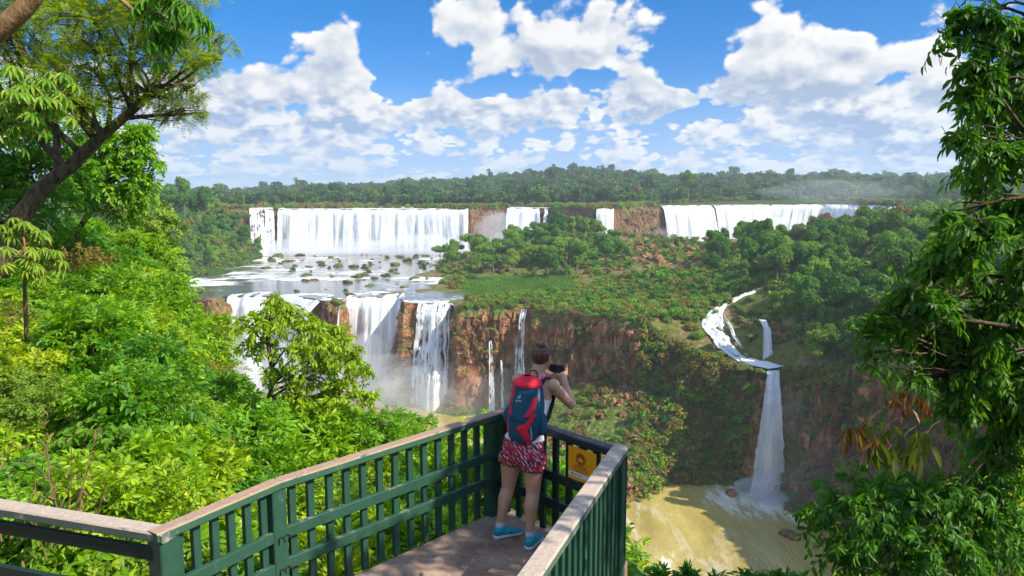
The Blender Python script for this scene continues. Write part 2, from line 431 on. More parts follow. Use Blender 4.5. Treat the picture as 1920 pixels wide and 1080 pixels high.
def fallmat(name, holes, tint=(.70, .74, .78), fine=1.0, dirty=.0):
    """falling water: white strands, torn open where the rock shows through. uv = metres along, metres down; edge = 0..1"""
    m, b, p = new_mat(name, .55, .3)
    uv = b.uv('metres'); e = b.sep(b.uv('edge'))
    wob = b.noise(b.scale(uv, (.25*fine, .06, 0)), 1.0, 2, .5)
    uvw = b.vadd(uv, b.comb(wob*1.6, 0., 0.))
    s1 = b.noise(b.scale(uvw, (1.1*fine, .055, 0)), 1, 5, .62)
    s2 = b.noise(b.scale(uvw, (3.3*fine, .20, 0)), 1, 4, .65)
    s3 = b.noise(b.scale(uvw, (.22*fine, .03, 0)), 1, 2, .5)
    bl = b.noise(b.scale(uvw, (.30*fine, .16, 0)), 1, 5, .68)
    s = s1*.42+s2*.22+s3*.26+bl*.20
    col = b.ramp(s, [(.40, tuple(.34*x for x in tint)), (.50, tuple(.74*x for x in tint)), (.58, (.72, .72, .71)), (.66, (.84, .84, .83))])
    if dirty: col = b.mix(b.step(s3, .60, .68)*dirty, col, (.62, .52, .30))
    b.put(p.inputs['Base Color'], col)
    edge = b.math('MINIMUM', e[0], 1.0-e[0])
    cut = s+b.step(edge, 0, .15)*.42-.42+e[1]*.03+(bl-.5)*.25
    a = b.step(cut, holes-.02, holes+.05)
    b.put(p.inputs['Alpha'], a)
    b.put(p.inputs['Normal'], b.bump(s1*.6+s2*.5+bl*.7, .8, .7))
    return m
M['fall_full'] = fallmat('full_white_falling_water', .372, dirty=.5)
M['fall_far'] = fallmat('far_white_falling_water', .40, fine=.8, dirty=.25)
M['fall_torn'] = fallmat('torn_white_falling_water', .50)
M['fall_thin'] = fallmat('thin_falling_water', .535, (.72, .77, .82), 2.0)
M['fall_shade'] = fallmat('dense_falling_water', .20, (.74, .80, .86), 1.6, .3)
# ------------------------------------------------------------------ the gorge, the basin and the plateau
def smooth_line(P, step):
    P = np.array(P, float); seg = np.linalg.norm(np.diff(P, axis=0), axis=1); s = np.concatenate([[0], np.cumsum(seg)])
    n = int(s[-1]/step)+1; q = np.linspace(0, s[-1], n)
    return np.stack([np.interp(q, s, P[:, k]) for k in range(P.shape[1])], 1)
# lower lip: lip point (x, y, z) + foot distance of the scree + back point
LIPC = []
def lp(p, foot, back): LIPC.append((*p, foot, *back))
lp((-420, 350, 46), 3, (-560, 560)); lp((-235, 330, 46), 3, (-400, 600))
lp(W(330, 560, 46), 4, (-300, 600)); lp(W(400, 561, 45.6), 4, (-250, 590))
lp(W(418, 557, 44.8), 4, (-235, 575)); lp(W(560, 555, 44.8), 4, (-190, 575))
lp(W(604, 563, 45.5), 5, (-170, 575)); lp(W(640, 566, 45.2), 5, (-140, 575))
lp(W(652, 557, 44.8), 4, (-110, 575)); lp(W(748, 557, 44.8), 4, (-60, 580))
lp(W(758, 566, 46), 6, (-48, 585)); lp(W(774, 568, 45), 5, (-40, 590)); lp(W(846, 570, 44.8), 5, (-30, 600)); lp(W(866, 576, 46), 6, (-20, 605))
lp(W(985, 576, 45.6), 8, (20, 625)); lp(W(1060, 590, 46), 26, (45, 620)); lp(W(1120, 594, 47), 48, (62, 600)); lp(W(1200, 604, 47), 48, (80, 620))
lp(D(1250, 640, 243), 30, (130, 700)); lp(D(1300, 668, 231), 22, (180, 760)); lp(D(1400, 697, 219), 8, (262, 800))
lp(D(1430, 715, 210), 5, (300, 800)); lp(D(1466, 715, 208), 4, (330, 800)); lp(D(1500, 700, 203), 4, (350, 790))
lp(D(1600, 690, 187), 5, (420, 740)); lp(D(1750, 700, 165), 5, (460, 640)); lp(D(1950, 720, 140), 6, (460, 500)); lp(D(2400, 700, 105), 6, (400, 300))
LIPC = np.array(LIPC)
LIP = smooth_line(LIPC, .65)
nl = len(LIP)
sl = np.arange(nl)*.65
tang = np.gradient(LIP[:, :2], axis=0); tang /= np.linalg.norm(tang, axis=1, keepdims=True)
for _ in range(12): tang = np.vstack([tang[:1], (tang[:-2]+tang[1:-1]+tang[2:])/3, tang[-1:]])
tang /= np.linalg.norm(tang, axis=1, keepdims=True)
outn = np.stack([tang[:, 1], -tang[:, 0]], 1)      # towards the gorge
def lip_at(px):
    """lip index whose direction from the camera is that of picture column px"""
    a = np.arctan2(LIP[:, 0], LIP[:, 1]); return int(np.argmin(np.abs(a-math.atan((px-960)/FOC/1.0))))
def blocks(s, z, sc, seed):
    """columnar basalt: random step per column and per ledge"""
    c = np.floor(s/sc+vnoise(s*.0, z*.15+seed)*.8).astype(int); l = np.floor(z/(sc*2.2)+_h(c, seed, 1)*1.0).astype(int)
    return _h(c, l, seed)
def cliff(name, lipz, s, out, zbot, foot, amp, mat, rows, seed=3, talus_z=None, wet=()):
    n = len(lipz); t = np.linspace(0, 1, rows)
    S = np.repeat(s[:, None], rows, 1); T = np.repeat(t[None], n, 0)
    ztop = lipz[:, 2][:, None]; Z = ztop+(zbot-ztop)*T
    tz = (talus_z if talus_z is not None else np.full(n, zbot))[:, None]
    offs = 1.2+6*T**1.3
    on = np.clip((tz-Z)/(np.maximum(tz-zbot, .1)), 0, 1)
    offs = offs+on**.85*foot[:, None]
    d = fbm(S*.045, Z*.05+seed, None, 4)*1.0*amp+(blocks(S, Z, 2.3, seed)-.5)*amp*.6+(blocks(S, Z, 5.3, seed+1)-.5)*amp*.9+(blocks(S, Z, 11.7, seed+2)-.5)*amp*.8+fbm(S*.3, Z*.3, None, 3)*.5
    fade = np.clip(T*14, 0, 1)
    px = 960+FOC*lipz[:, 0]/np.maximum(lipz[:, 1], 1); wm = np.zeros(n)
    for a_, b_ in wet: wm = np.maximum(wm, np.clip(np.minimum(px-a_, b_-px)/8+1, 0, 1))
    d = d*(1-.72*wm[:, None])-1.0*wm[:, None]
    offs = offs*np.clip(T*9, 0, 1)+np.maximum(d, -1.2-0*d)*fade
    X = lipz[:, 0][:, None]+out[:, 0][:, None]*offs; Y = lipz[:, 1][:, None]+out[:, 1][:, None]*offs
    Z = Z+(fbm(X*.12, Y*.12, None, 5)*3.2+vnoise(X*.9, Y*.9)*.5)*np.clip(on*3, 0, 1)*(1-T)*(foot[:, None] > 9)
    v = np.stack([X, Y, Z], -1)
    me = mesh_np(name, v.reshape(-1, 3), grid_faces(n, rows))
    o = add(name, me, mat); return o, v
LIPZ = LIP[:, :3].copy()
foot = LIP[:, 3]
tal = np.where(foot > 15, 24., np.where(foot > 7, 14., 7.))
ker = np.ones(31)/31
tal = np.convolve(np.pad(tal, 15, 'edge'), ker, 'valid'); foot = np.convolve(np.pad(foot, 15, 'edge'), ker, 'valid')
cl_o, CLV = cliff('lower_cliff', LIPZ, sl, outn, 2.0, foot, 2.6, M['cliff'], 92, 3, tal, [(418, 500), (512, 602), (642, 748), (776, 848), (1430, 1466)])
tag(cl_o, 'reddish brown rock cliff of the gorge with green moss and ledges under the lower falls', 'cliff')
def on_cliff(px, z, out=0.):
    i = lip_at(px); r = int(np.argmin(np.abs(CLV[i, :, 2]-z))); p = CLV[i, r].copy(); p[:2] += outn[i]*out; return p, outn[i]
# land of the basin and of the slope to the east
G = []
def g(px, py, d=None, z=None): G.append(D(px, py, d) if d else W(px, py, z))
for row in LIPC: G.append(tuple(row[:3]))
for px, py, z in [(250, 540, 43), (420, 530, 42.5), (560, 530, 42.5), (700, 530, 42.5), (800, 535, 42.8), (500, 505, 42.5), (700, 500, 42.5), (600, 488, 43), (780, 515, 43.5)]: g(px, py, z=z)
for px, py, d in [(860, 548, 332), (920, 552, 318), (1000, 545, 322), (1070, 548, 318), (870, 522, 372), (960, 520, 370), (1060, 512, 378)]: g(px, py, d)
for x, y, z in [(-220, 520, 43), (-120, 560, 43), (-60, 560, 43.5), (-30, 540, 46), (0, 560, 48), (-40, 440, 46), (-60, 470, 43.2), (-25, 390, 46.5)]: G.append((x, y, z))
for px, py, d in [(830, 500, 415), (1000, 480, 440), (1050, 450, 480), (1090, 440, 500), (1200, 560, 300), (1300, 575, 268), (1250, 505, 350), (1340, 480, 345), (1230, 450, 440), (1180, 445, 470), (1290, 470, 400),
                 (1330, 560, 275), (1400, 562, 262), (1440, 545, 262), (1400, 470, 350), (1550, 450, 350), (1700, 440, 320), (1480, 600, 232), (1500, 640, 215), (1600, 600, 212), (1700, 560, 205), (1600, 520, 265), (1700, 650, 175), (1850, 560, 200), (1900, 650, 145),
                 (1310, 640, 240), (1350, 665, 232), (1400, 600, 255), (1400, 650, 236), (1430, 683, 222), (1480, 690, 214)]: g(px, py, d)
for x, y, z in [(60, 540, 56), (40, 590, 50), (120, 640, 45), (100, 560, 50), (140, 600, 46), (112, 500, 53), (180, 640, 46), (200, 700, 45), (180, 560, 51), (250, 730, 46), (300, 750, 55), (420, 700, 70), (330, 600, 68), (240, 500, 66), (75, 500, 58), (400, 500, 84), (400, 350, 84), (220, 380, 74)]: G.append((x, y, z))
land = RBF(G)
def land_z(x, y): return land(x, y)+fbm(np.asarray(x)*.05, np.asarray(y)*.05, None, 4)*1.1
rows = 220
BK = LIP[:, 4:6]; tt = np.linspace(0, 1, rows)**1.25
bx = LIPZ[::2, 0][:, None]*(1-tt)+BK[::2, 0][:, None]*tt; by = LIPZ[::2, 1][:, None]*(1-tt)+BK[::2, 1][:, None]*tt
bz = land_z(bx, by); k = np.clip(tt*60, 0, 1)[None]; bz = LIPZ[::2, 2][:, None]*(1-k)+bz*k
add('ground', mesh_np('ground', np.stack([bx, by, bz], -1).reshape(-1, 3), grid_faces(len(bx), rows)[:, ::-1], True), M['basin_land'])['kind'] = 'structure'
def sheet(name, x0, x1, y0, y1, z, mat, nx=2, ny=2):
    X, Y = np.meshgrid(np.linspace(x0, x1, nx), np.linspace(y0, y1, ny))
    o = add(name, mesh_np(name, np.stack([X, Y, X*0+z], -1).reshape(-1, 3), grid_faces(ny, nx)), mat); o['kind'] = 'structure'; return o
sheet('river', -700, 700, 60, 420, 5.0, M['gorge_water'])
# basin water, cut along the lip
wx = np.stack([LIPZ[:, 0]+outn[:, 0]*.4, BK[:, 0]], 1)[:lip_at(900)]; wy = np.stack([LIPZ[:, 1]+outn[:, 1]*.4, BK[:, 1]], 1)[:lip_at(900)]
bw = mesh_np('basin_water', np.stack([wx, wy, wx*0+45.0], -1).reshape(-1, 3), grid_faces(len(wx), 2)[:, ::-1])
add('water', bw, M['basin_water'])['kind'] = 'structure'
# hillside of the left bank
H = [(*W(300, 535, 44)[:2], 42), (*W(340, 524, 45)[:2], 45), (*W(400, 505, 45)[:2], 45), (*W(455, 478, 45)[:2], 46), (-215, 560, 60), (-205, 520, 52)]
for px, py, d in [(320, 470, 420), (400, 450, 470), (440, 420, 520), (300, 400, 430), (350, 372, 470), (420, 380, 530), (445, 388, 560), (250, 380, 440), (200, 380, 420)]: H.append(D(px, py, d))
for x, y, z in [(-420, 330, 80), (-300, 340, 55), (-260, 360, 47), (-240, 395, 46), (-500, 420, 95), (-330, 640, 84), (-240, 640, 80), (-500, 640, 92), (-210, 600, 78), (-150, 480, 41), (-150, 400, 41), (-200, 350, 42), (-180, 560, 43), (-150, 540, 41), (-177, 520, 43.5), (-183, 545, 43.5), (-172, 490, 43.5), (-166, 460, 43.5), (-160, 430, 43.5), (-152, 400, 43), (-195, 500, 62), (-190, 470, 60), (-182, 440, 56), (-175, 410, 50)]: H.append((x, y, z))
hill = RBF(H)
def hill_z(x, y): return hill(x, y)+fbm(np.asarray(x)*.06, np.asarray(y)*.06, None, 4)*1.3
X, Y = np.meshgrid(np.linspace(-560, -160, 200), np.linspace(325, 660, 170))
add('hillside', mesh_np('hillside', np.stack([X, Y, hill_z(X, Y)], -1).reshape(-1, 3), grid_faces(170, 200), True), M['forest_floor'])['kind'] = 'structure'
# upper cliffs
UP = np.array([(-330, 575, 80), (-230, 548, 79), (-208, 550, 78.3), (-197, 553, 78), (-178, 560, 78), (-120, 566, 78), (-70, 566, 78), (-32, 562, 78), (-24, 596, 78), (-4, 602, 78), (30, 602, 78), (42, 584, 78.5), (62, 565, 78), (77, 563, 78),
               (96, 600, 78.6), (122, 688, 78.6), (139, 700, 78), (200, 738, 78), (261, 762, 78), (319, 767, 78), (382, 690, 78), (480, 640, 80), (560, 600, 82)], float)
UPL = smooth_line(UP, 1.4); su = np.arange(len(UPL))*1.4
tu = np.gradient(UPL[:, :2], axis=0); tu /= np.linalg.norm(tu, axis=1, keepdims=True)
for _ in range(8): tu = np.vstack([tu[:1], (tu[:-2]+tu[1:-1]+tu[2:])/3, tu[-1:]])
tu /= np.linalg.norm(tu, axis=1, keepdims=True); outu = np.stack([tu[:, 1], -tu[:, 0]], 1)
uc_o, UCV = cliff('upper_cliff', UPL, su, outu, 42.0, np.full(len(UPL), 4.), 2.6, M['cliff_dark'], 40, 9, None, [(466, 517), (520, 881), (949, 1014), (1116, 1151), (1236, 1600), (1690, 1800)])
tag(uc_o, 'long reddish rock cliff behind the far upper falls at the edge of the plateau', 'cliff')
def up_at(px):
    a = np.arctan2(UPL[:, 0], UPL[:, 1]); return int(np.argmin(np.abs(a-math.atan((px-960)/FOC))))
# plateau and far hills
SKY = np.array([(-400, 350), (200, 356), (450, 358), (520, 352), (650, 345), (750, 339), (850, 333), (920, 325), (1000, 315), (1080, 309), (1150, 312), (1250, 320), (1400, 323), (1500, 326), (1600, 330), (1700, 330), (1790, 330), (1900, 330), (2400, 335)], float)
def far_z(x, y):
    d = np.hypot(x, y); px = 960+FOC*x/np.maximum(y, 1); ys = np.interp(px, SKY[:, 0], SKY[:, 1])
    rd = 1500+250*np.sin(px*.004)
    ridge = 90+(363.5-ys)/FOC*rd-21
    t = np.clip((d-700)/(rd-700), 0, 1); t = t*t*(3-2*t)*.75+t*.25
    z = 78.6+(ridge-78.6)*t
    far = np.clip((d-rd)/2500, 0, 1); z = z+far*(np.where(px > 1350, 30, 4)+8*np.sin(px*.006))
    z = z+fbm(x*.004, y*.004, None, 4)*5*np.clip((d-760)/500, 0, 1)
    return np.where(d < 690, 77.4+np.clip((d-640)/50, 0, 1)*1.2*0, z)
na, nr = 420, 200
ang = np.linspace(math.radians(-52), math.radians(52), na)
ua = np.arctan2(UPL[:, 0], UPL[:, 1]); o_ = np.argsort(ua)
r0 = np.interp(ang, ua[o_], np.hypot(UPL[:, 0], UPL[:, 1])[o_])+1.0
tr_ = (np.linspace(0, 1, nr)**2.6)[:, None]
R_ = r0[None]+(9000-r0[None])*tr_
FX = R_*np.sin(ang)[None]; FY = R_*np.cos(ang)[None]; FZ = far_z(FX, FY); FZ = np.where(tr_*0+R_ < r0[None]+14, np.minimum(FZ, 77.4), FZ)
add('hills', mesh_np('hills', np.stack([FX, FY, FZ], -1).reshape(-1, 3), grid_faces(nr, na), True), M['forest_floor'])['kind'] = 'structure'
# upper river sheet behind the lip
ia, ib = up_at(440), up_at(1800)
ux = []
for i in range(0, len(UPL), 2):
    ux.append([(UPL[i, 0]+outu[i, 0]*.3, UPL[i, 1]+outu[i, 1]*.3, 77.9), (UPL[i, 0]*1.34, UPL[i, 1]*1.34, 77.9)])
ux = np.array(ux); add('upper_river', mesh_np('upper_river', ux.reshape(-1, 3), grid_faces(len(ux), 2)[:, ::-1]), M['upper_water'])['kind'] = 'structure'
# the hill the path stands on
NP = [(0, 0, 87.6), (-3, 3, 87.2), (-3, -8, 88.5), (3, -8, 88.5), (0, 4.5, 86.7), (-1, 6, 86.6), (.6, 6, 86.5), (-2.5, 4.6, 86.6), (-5, 4, 87), (-9, 5, 88.2), (-18, 6, 91), (0, 8.5, 85.4), (0, 11, 83.4), (0, 15, 80), (0, 30, 68), (0, 60, 40), (0, 100, 14), (0, 145, 0),
      (2, 5, 85.8), (3, 8, 84.5), (6, 10, 83), (10, 20, 74), (14, 10, 82), (30, 60, 40), (40, 100, 12), (60, 140, 0), (16, 2, 87), (30, 20, 74), (60, 50, 45), (80, 100, 4), (-3, 8, 85.7), (-5, 9, 86), (-6, 14, 84), (-10, 12, 86.5), (-14, 20, 86), (-20, 30, 84), (-9, 20, 81), (-10, 34, 70), (-30, 30, 88), (-30, 70, 60),
      (-24, 60, 55), (-60, 40, 92), (-60, 90, 62), (-40, 130, 10), (-90, 150, 20), (-100, 60, 92), (-30, 0, 94), (-60, -10, 98), (40, -10, 96), (80, 0, 92), (120, 60, 60), (120, 120, 20), (0, -30, 97), (-100, 220, 0), (-140, 140, 60), (-140, 220, 20)]
near = RBF(NP)
def near_z(x, y): return near(x, y)+fbm(np.asarray(x)*.35, np.asarray(y)*.35, None, 3)*.14
X, Y = np.meshgrid(np.concatenate([np.linspace(-150, -22, 50), np.linspace(-20, 20, 120), np.linspace(22, 140, 50)]), np.concatenate([np.linspace(-35, -2, 12), np.linspace(0, 26, 80), np.linspace(28, 230, 60)]))
add('near_hillside', mesh_np('near_hillside', np.stack([X, Y, near_z(X, Y)], -1).reshape(-1, 3), grid_faces(*X.shape), True), M['near_floor'])['kind'] = 'structure'

# ------------------------------------------------------------------ waterfalls
def fall(label, line, zb, out, mat, throw=3., back=5., rows=46, step=.6, group=None, spread=0., zwob=0., steps=None, w0=None, flare=0., seed=0):
    """line: lip points (x,y,z), left to right; water runs `back` metres over the top, bends over the lip and falls to zb"""
    Lp = smooth_line(line, step); n = len(Lp); jz = fbm(np.arange(n)*step*.35+seed*9, np.zeros(n), None, 3)*.55*min(1, n*step/12)
    o2 = np.array(out, float)[:2]
    if o2.ndim == 1: o2 = np.repeat((o2/np.linalg.norm(o2))[None], n, 0)
    s = np.arange(n)*step; c = (s-s.mean()); tn = np.gradient(Lp[:, :2], axis=0); tn /= np.linalg.norm(tn, axis=1, keepdims=True)
    t = np.linspace(0, 1, rows); Hh = (Lp[:, 2]-zb)
    v = []; uvm = []; uve = []
    for j in range(rows):
        a = t[j]
        if j < 5:
            k = (4-j)/4.; off = -back*k; z = Lp[:, 2]+.15-(.5-.5*k)*.6+jz*(1-k); dn = -back*k
        else:
            a = (j-4)/(rows-5.); off = (throw*(a**.6)+2.2*min(1, a*9))*np.ones(n)
            if steps:
                for (sa, so) in steps: off = off+so*np.clip((a-sa)*14, 0, 1)
            z = Lp[:, 2]+jz*(1-a)-.45-(Hh-.45)*a**1.08; dn = (Hh*a)
        off = off*(1+.35*fbm(s*.16+seed*3, np.full(n, 1.5), None, 3))
        wob = fbm(s*.22+seed, np.full(n, a*1.1), None, 3)*(.9+zwob)*(a if j >= 5 else 0)+vnoise(s*1.3, a*3+np.zeros(n))*.22*(1 if j >= 5 else 0)
        x = Lp[:, 0]+o2[:, 0]*(off+wob)+tn[:, 0]*c*flare*a*(j >= 5); y = Lp[:, 1]+o2[:, 1]*(off+wob)+tn[:, 1]*c*flare*a*(j >= 5)
        zz = z+(0 if j > 4 else vnoise(s*.5, j+np.zeros(n))*.12)
        v.append(np.stack([x, y, zz], -1)); uvm.append(np.stack([s+seed*37, dn+np.zeros(n)], -1)); uve.append(np.stack([np.clip(np.minimum(s, s[-1]-s)/min(12., s[-1]), 0, .5), np.full(n, a if j >= 5 else 0)], -1))
    me = mesh_np('waterfall', np.array(v).reshape(-1, 3), grid_faces(rows, n), True, {'metres': np.array(uvm).reshape(-1, 2), 'edge': np.array(uve).reshape(-1, 2)})
    o = add('waterfall', me, mat); tag(o, label, 'waterfall', group); return o
gu = 'falls over the far upper cliff'; gl = 'falls over the lower cliff'
def ufall(label, p0, p1, zb, mat, sub=None, **k):
    i, j = up_at(p0), up_at(p1); i, j = min(i, j), max(i, j)
    return fall(label, UPL[i:j+1], zb, outu[i:j+1] if False else outu[(i+j)//2], mat, group=gu, **k)
ufall('thin torn white waterfall at the left end of the upper cliff beside the forest', 466, 517, 44, M['fall_torn'], throw=7, back=8, step=.7, seed=1)
ufall('widest white curtain waterfall across the upper cliff above the rapids', 520, 881, 44, M['fall_full'], throw=6, back=9, step=.8, seed=2, zwob=.6)
ufall('bluish white waterfall in the misty recess right of the widest curtain', 949, 1014, 44, M['fall_full'], throw=9, back=8, step=.8, seed=3, flare=.12)
ufall('narrow side stream falling right beside the misty recess waterfall', 1020, 1030, 46, M['fall_thin'], throw=9, back=4, step=.6, seed=4, flare=.5)
ufall('short white waterfall between brown rock walls above the island trees', 1116, 1151, 48, M['fall_full'], throw=8, back=8, step=.6, seed=5)
ufall('broad white waterfall above the brown boulders on the right of the upper cliff', 1236, 1332, 44, M['fall_far'], throw=9, back=10, step=.8, seed=6, zwob=.6)
ufall('white waterfall with many strands behind the small round treetops', 1334, 1440, 44, M['fall_far'], throw=9, back=10, step=.8, seed=7, zwob=.6)
ufall('far white waterfall under drifting spray behind the right forest', 1442, 1688, 46, M['fall_full'], throw=9, back=14, step=1., seed=8, zwob=.6)
ufall('farthest white waterfall seen at the right beside the foreground leaves', 1690, 1800, 50, M['fall_full'], throw=8, back=10, step=1., seed=9)
def lfall(label, p0, p1, zb, mat, **k):
    i, j = lip_at(p0), lip_at(p1); L_ = LIPZ[i:j+1].copy(); L_[:, 2] = k.pop('ztop', 45.0)
    m = (i+j)//2; L_[:, :2] += outn[m]*k.pop('fwd', .8)
    return fall(label, L_, zb, outn[m], mat, group=gl, **k)
lfall('white waterfall at the left of the lower cliff, partly behind the bushes', 418, 500, 5, M['fall_full'], throw=13, back=12, rows=60, seed=11, flare=.05)
lfall('white waterfall behind the crown of the young tree', 512, 602, 5, M['fall_full'], throw=9, back=10, rows=60, seed=12)
lfall('large white waterfall with a yellowish streak in the middle of the lower cliff', 634, 751, 5, M['fall_full'], throw=10, back=14, rows=60, seed=13, zwob=1.0, flare=-.05)
lfall('torn veil waterfall with rock ledges showing through', 776, 848, 5, M['fall_torn'], throw=7, back=6, rows=60, seed=14, steps=[(.38, 2.5), (.62, 2.0)], flare=.12, zwob=1.2)
lfall('single thin waterfall springing from a ledge left of the backpacker', 913, 920, 5, M['fall_thin'], throw=5, back=1.5, rows=60, seed=15, ztop=33., fwd=5.0, step=.2, flare=1.2, zwob=1.2)
lfall('small faint waterfall between the two thin falls', 935, 939, 6, M['fall_thin'], throw=4, back=1., rows=60, seed=16, ztop=26., fwd=6.5, step=.2, flare=1.0, zwob=1.2)
lfall('thin veil waterfall just behind the head of the backpacker', 976, 990, 6, M['fall_thin'], throw=8, back=5, rows=60, seed=17, step=.3, flare=1.2)
# the stream on the right: cascade, side fall, pool and the tall column
def sheet_line(label, path, widths, mat, sag=.0, group=None, seed=0):
    P = bez(path, 60); n = len(P); Wd = np.interp(np.linspace(0, 1, n), np.linspace(0, 1, len(widths)), widths)
    T = np.gradient(P, axis=0); Sd = np.stack([T[:, 1], -T[:, 0]], 1); Sd /= np.linalg.norm(Sd, axis=1, keepdims=True)+1e-9
    cs = np.linspace(-1, 1, 26); arc = np.concatenate([[0], np.cumsum(np.linalg.norm(np.diff(P, axis=0), axis=1))])
    v = np.zeros((n, 26, 3)); um = np.zeros((n, 26, 2)); ue = np.zeros((n, 26, 2))
    for i in range(n):
        nz = fbm(cs*4+seed, np.full(26, arc[i]*.25), None, 3)*.6
        v[i, :, :2] = P[i, :2]+Sd[i]*(cs*Wd[i]/2)[:, None]; v[i, :, 2] = P[i, 2]+nz-.3*cs**2
        um[i] = np.stack([cs*Wd[i]/2+seed*31, np.full(26, arc[i])], -1); ue[i] = np.stack([cs*.5+.5, np.full(26, i/n)], -1)
    me = mesh_np('waterfall', v.reshape(-1, 3), grid_faces(n, 26), True, {'metres': um.reshape(-1, 2), 'edge': ue.reshape(-1, 2)})
    o = add('waterfall', me, mat); tag(o, label, 'waterfall', group); return o
gs = 'falls of the stream on the right'
def on_land(px, py, d, up=.5):
    p = D(px, py, d); return (p[0], p[1], max(p[2], float(land_z(p[0], p[1]))+up))
sheet_line('foaming cascade tumbling down rocks above the tall column waterfall', [on_land(1352, 583, 263), on_land(1338, 590, 259), on_land(1338, 612, 252), on_land(1352, 638, 243), on_land(1372, 662, 235), on_land(1398, 682, 227), on_land(1415, 688, 222)], [4, 7.5, 9.5, 9, 8.5, 8, 6], M['fall_full'], seed=21, group=gs)
sheet_line('small upper chute of the stream coming out from under the forest', [on_land(1415, 566, 268), on_land(1385, 568, 267), on_land(1362, 574, 265), on_land(1348, 584, 262)], [2.5, 3.5, 3, 3], M['fall_full'], seed=22, group=gs)
sheet_line('thin branch of the cascade round the mossy rock', [on_land(1358, 600, 257, 1), on_land(1368, 625, 249, 1), on_land(1378, 650, 240, 1), on_land(1390, 668, 233, 1)], [1.2, 1.8, 1.5, 1.5], M['fall_torn'], seed=23, group=gs)
a0 = D(1424, 602, 231); a1 = D(1442, 602, 230)
fall('shaded twin strand waterfall dropping into the pool of the stream', [(a0[0], a0[1], a0[2]), (a1[0], a1[1], a0[2])], 38.6, (-.1, -1), M['fall_torn'], throw=4, back=2, rows=40, step=.25, seed=24, flare=.35, group=gs)
pw = [D(*q) for q in [(1388, 686, 225), (1410, 682, 228), (1450, 680, 229), (1482, 690, 222), (1478, 697, 216), (1440, 702, 213), (1405, 696, 218)]]
pz = 38.7
me = bpy.data.meshes.new('pool'); me.from_pydata([(x, y, pz) for x, y, z in pw], [], [list(range(len(pw)))[::-1]]); add('pool', me, M['pool_water'])['kind'] = 'structure'
c0 = D(1437, 713, 208.5); c1 = D(1462, 713, 208.5)
fall('tall white column waterfall falling in the shade to the muddy river', [(c0[0], c0[1], 38.4), (c1[0], c1[1], 38.4)], 4.8, (-.36, -1), M['fall_shade'], throw=8.5, back=4, rows=70, step=.16, seed=25, flare=1.9, zwob=.1, group=gs, steps=[(.16, 1.0)])
# rock walls beside and behind the stream
def rock_proto(name, seed, n=3, mat='rock', stretch=(1, 1, .75), rough=.45):
    import bmesh
    bm = bmesh.new(); bmesh.ops.create_icosphere(bm, subdivisions=n, radius=1)
    co = np.array([v.co[:] for v in bm.verts])
    # facets: cut by random planes, then noise
    rs = np.random.RandomState(seed)
    for q in range(11):
        d = rs.normal(size=3); d /= np.linalg.norm(d); h = rs.uniform(.62, .92); t = co@d
        co = co-np.clip(t-h, 0, None)[:, None]*d
    r = 1+rough*.35*fbm(co[:, 0]*1.6+seed*9, co[:, 1]*1.6, co[:, 2]*1.6, 4)
    co = co*r[:, None]*np.array(stretch)
    f = np.array([[v.index for v in fc.verts] for fc in bm.faces]); bm.free()
    me = mesh_np(name, co, f, False); me.materials.append(M[mat]); return me
ROCKS = [rock_proto('boulder', 10+i, 3) for i in range(6)]
SCREE = [rock_proto('boulder', 30+i, 3, 'scree', (1, .8, .7)) for i in range(6)]
def rock(p, s, label, group=None, mat=None, rs=random.Random(1), protos=None, sq=(1, 1, 1)):
    o = bpy.data.objects.new('boulder', rs.choice(protos or ROCKS)); COL.objects.link(o)
    o.location = p; o.scale = (s*sq[0]*rs.uniform(.8, 1.25), s*sq[1]*rs.uniform(.8, 1.2), s*sq[2]*rs.uniform(.75, 1.1)); o.rotation_euler = (rs.uniform(-.25, .25), rs.uniform(-.25, .25), rs.uniform(0, 6.28))
    return tag(o, label, 'boulder', group)
# ------------------------------------------------------------------ foliage
def frames(T, N):
    T = T/(np.linalg.norm(T, axis=1, keepdims=True)+1e-9)
    S = np.cross(T, N); S /= np.linalg.norm(S, axis=1, keepdims=True)+1e-9
    return T, S, np.cross(S, T)
def leaves(P, T, N, L, Wd, fold=.12, droop=.0, style='fold'):
    """P base points, T leaf direction, N up; returns verts, quads"""
    n = len(P); T, S, U = frames(T, N); L = np.broadcast_to(L, (n,))[:, None]; Wd = np.broadcast_to(Wd, (n,))[:, None]
    if style == 'diamond':
        v = np.stack([P, P+T*L*.45+S*Wd*.5, P+T*L-U*L*droop, P+T*L*.45-S*Wd*.5], 1)
        f = np.arange(n)[:, None]*4+np.array([0, 1, 2, 3])[None]
        return v.reshape(-1, 3), f
    v = np.stack([P, P+T*L*.3+S*Wd*.45+U*Wd*fold, P+T*L*.68+S*Wd*.42+U*(Wd*fold-L*droop*.4), P+T*L-U*L*droop,
                  P+T*L*.68-S*Wd*.42+U*(Wd*fold-L*droop*.4), P+T*L*.3-S*Wd*.45+U*Wd*fold, P+T*L*.5-U*L*droop*.25], 1)
    b = np.arange(n)[:, None]*7
    q = np.concatenate([b+np.array([[0, 1, 2, 6]]), b+np.array([[6, 2, 3, 4]]), b+np.array([[0, 6, 4, 5]])], 0)
    return v.reshape(-1, 3), q
def rdir(rs, n, up=0.):
    d = rs.normal(size=(n, 3)); d[:, 2] += up; return d/np.linalg.norm(d, axis=1, keepdims=True)
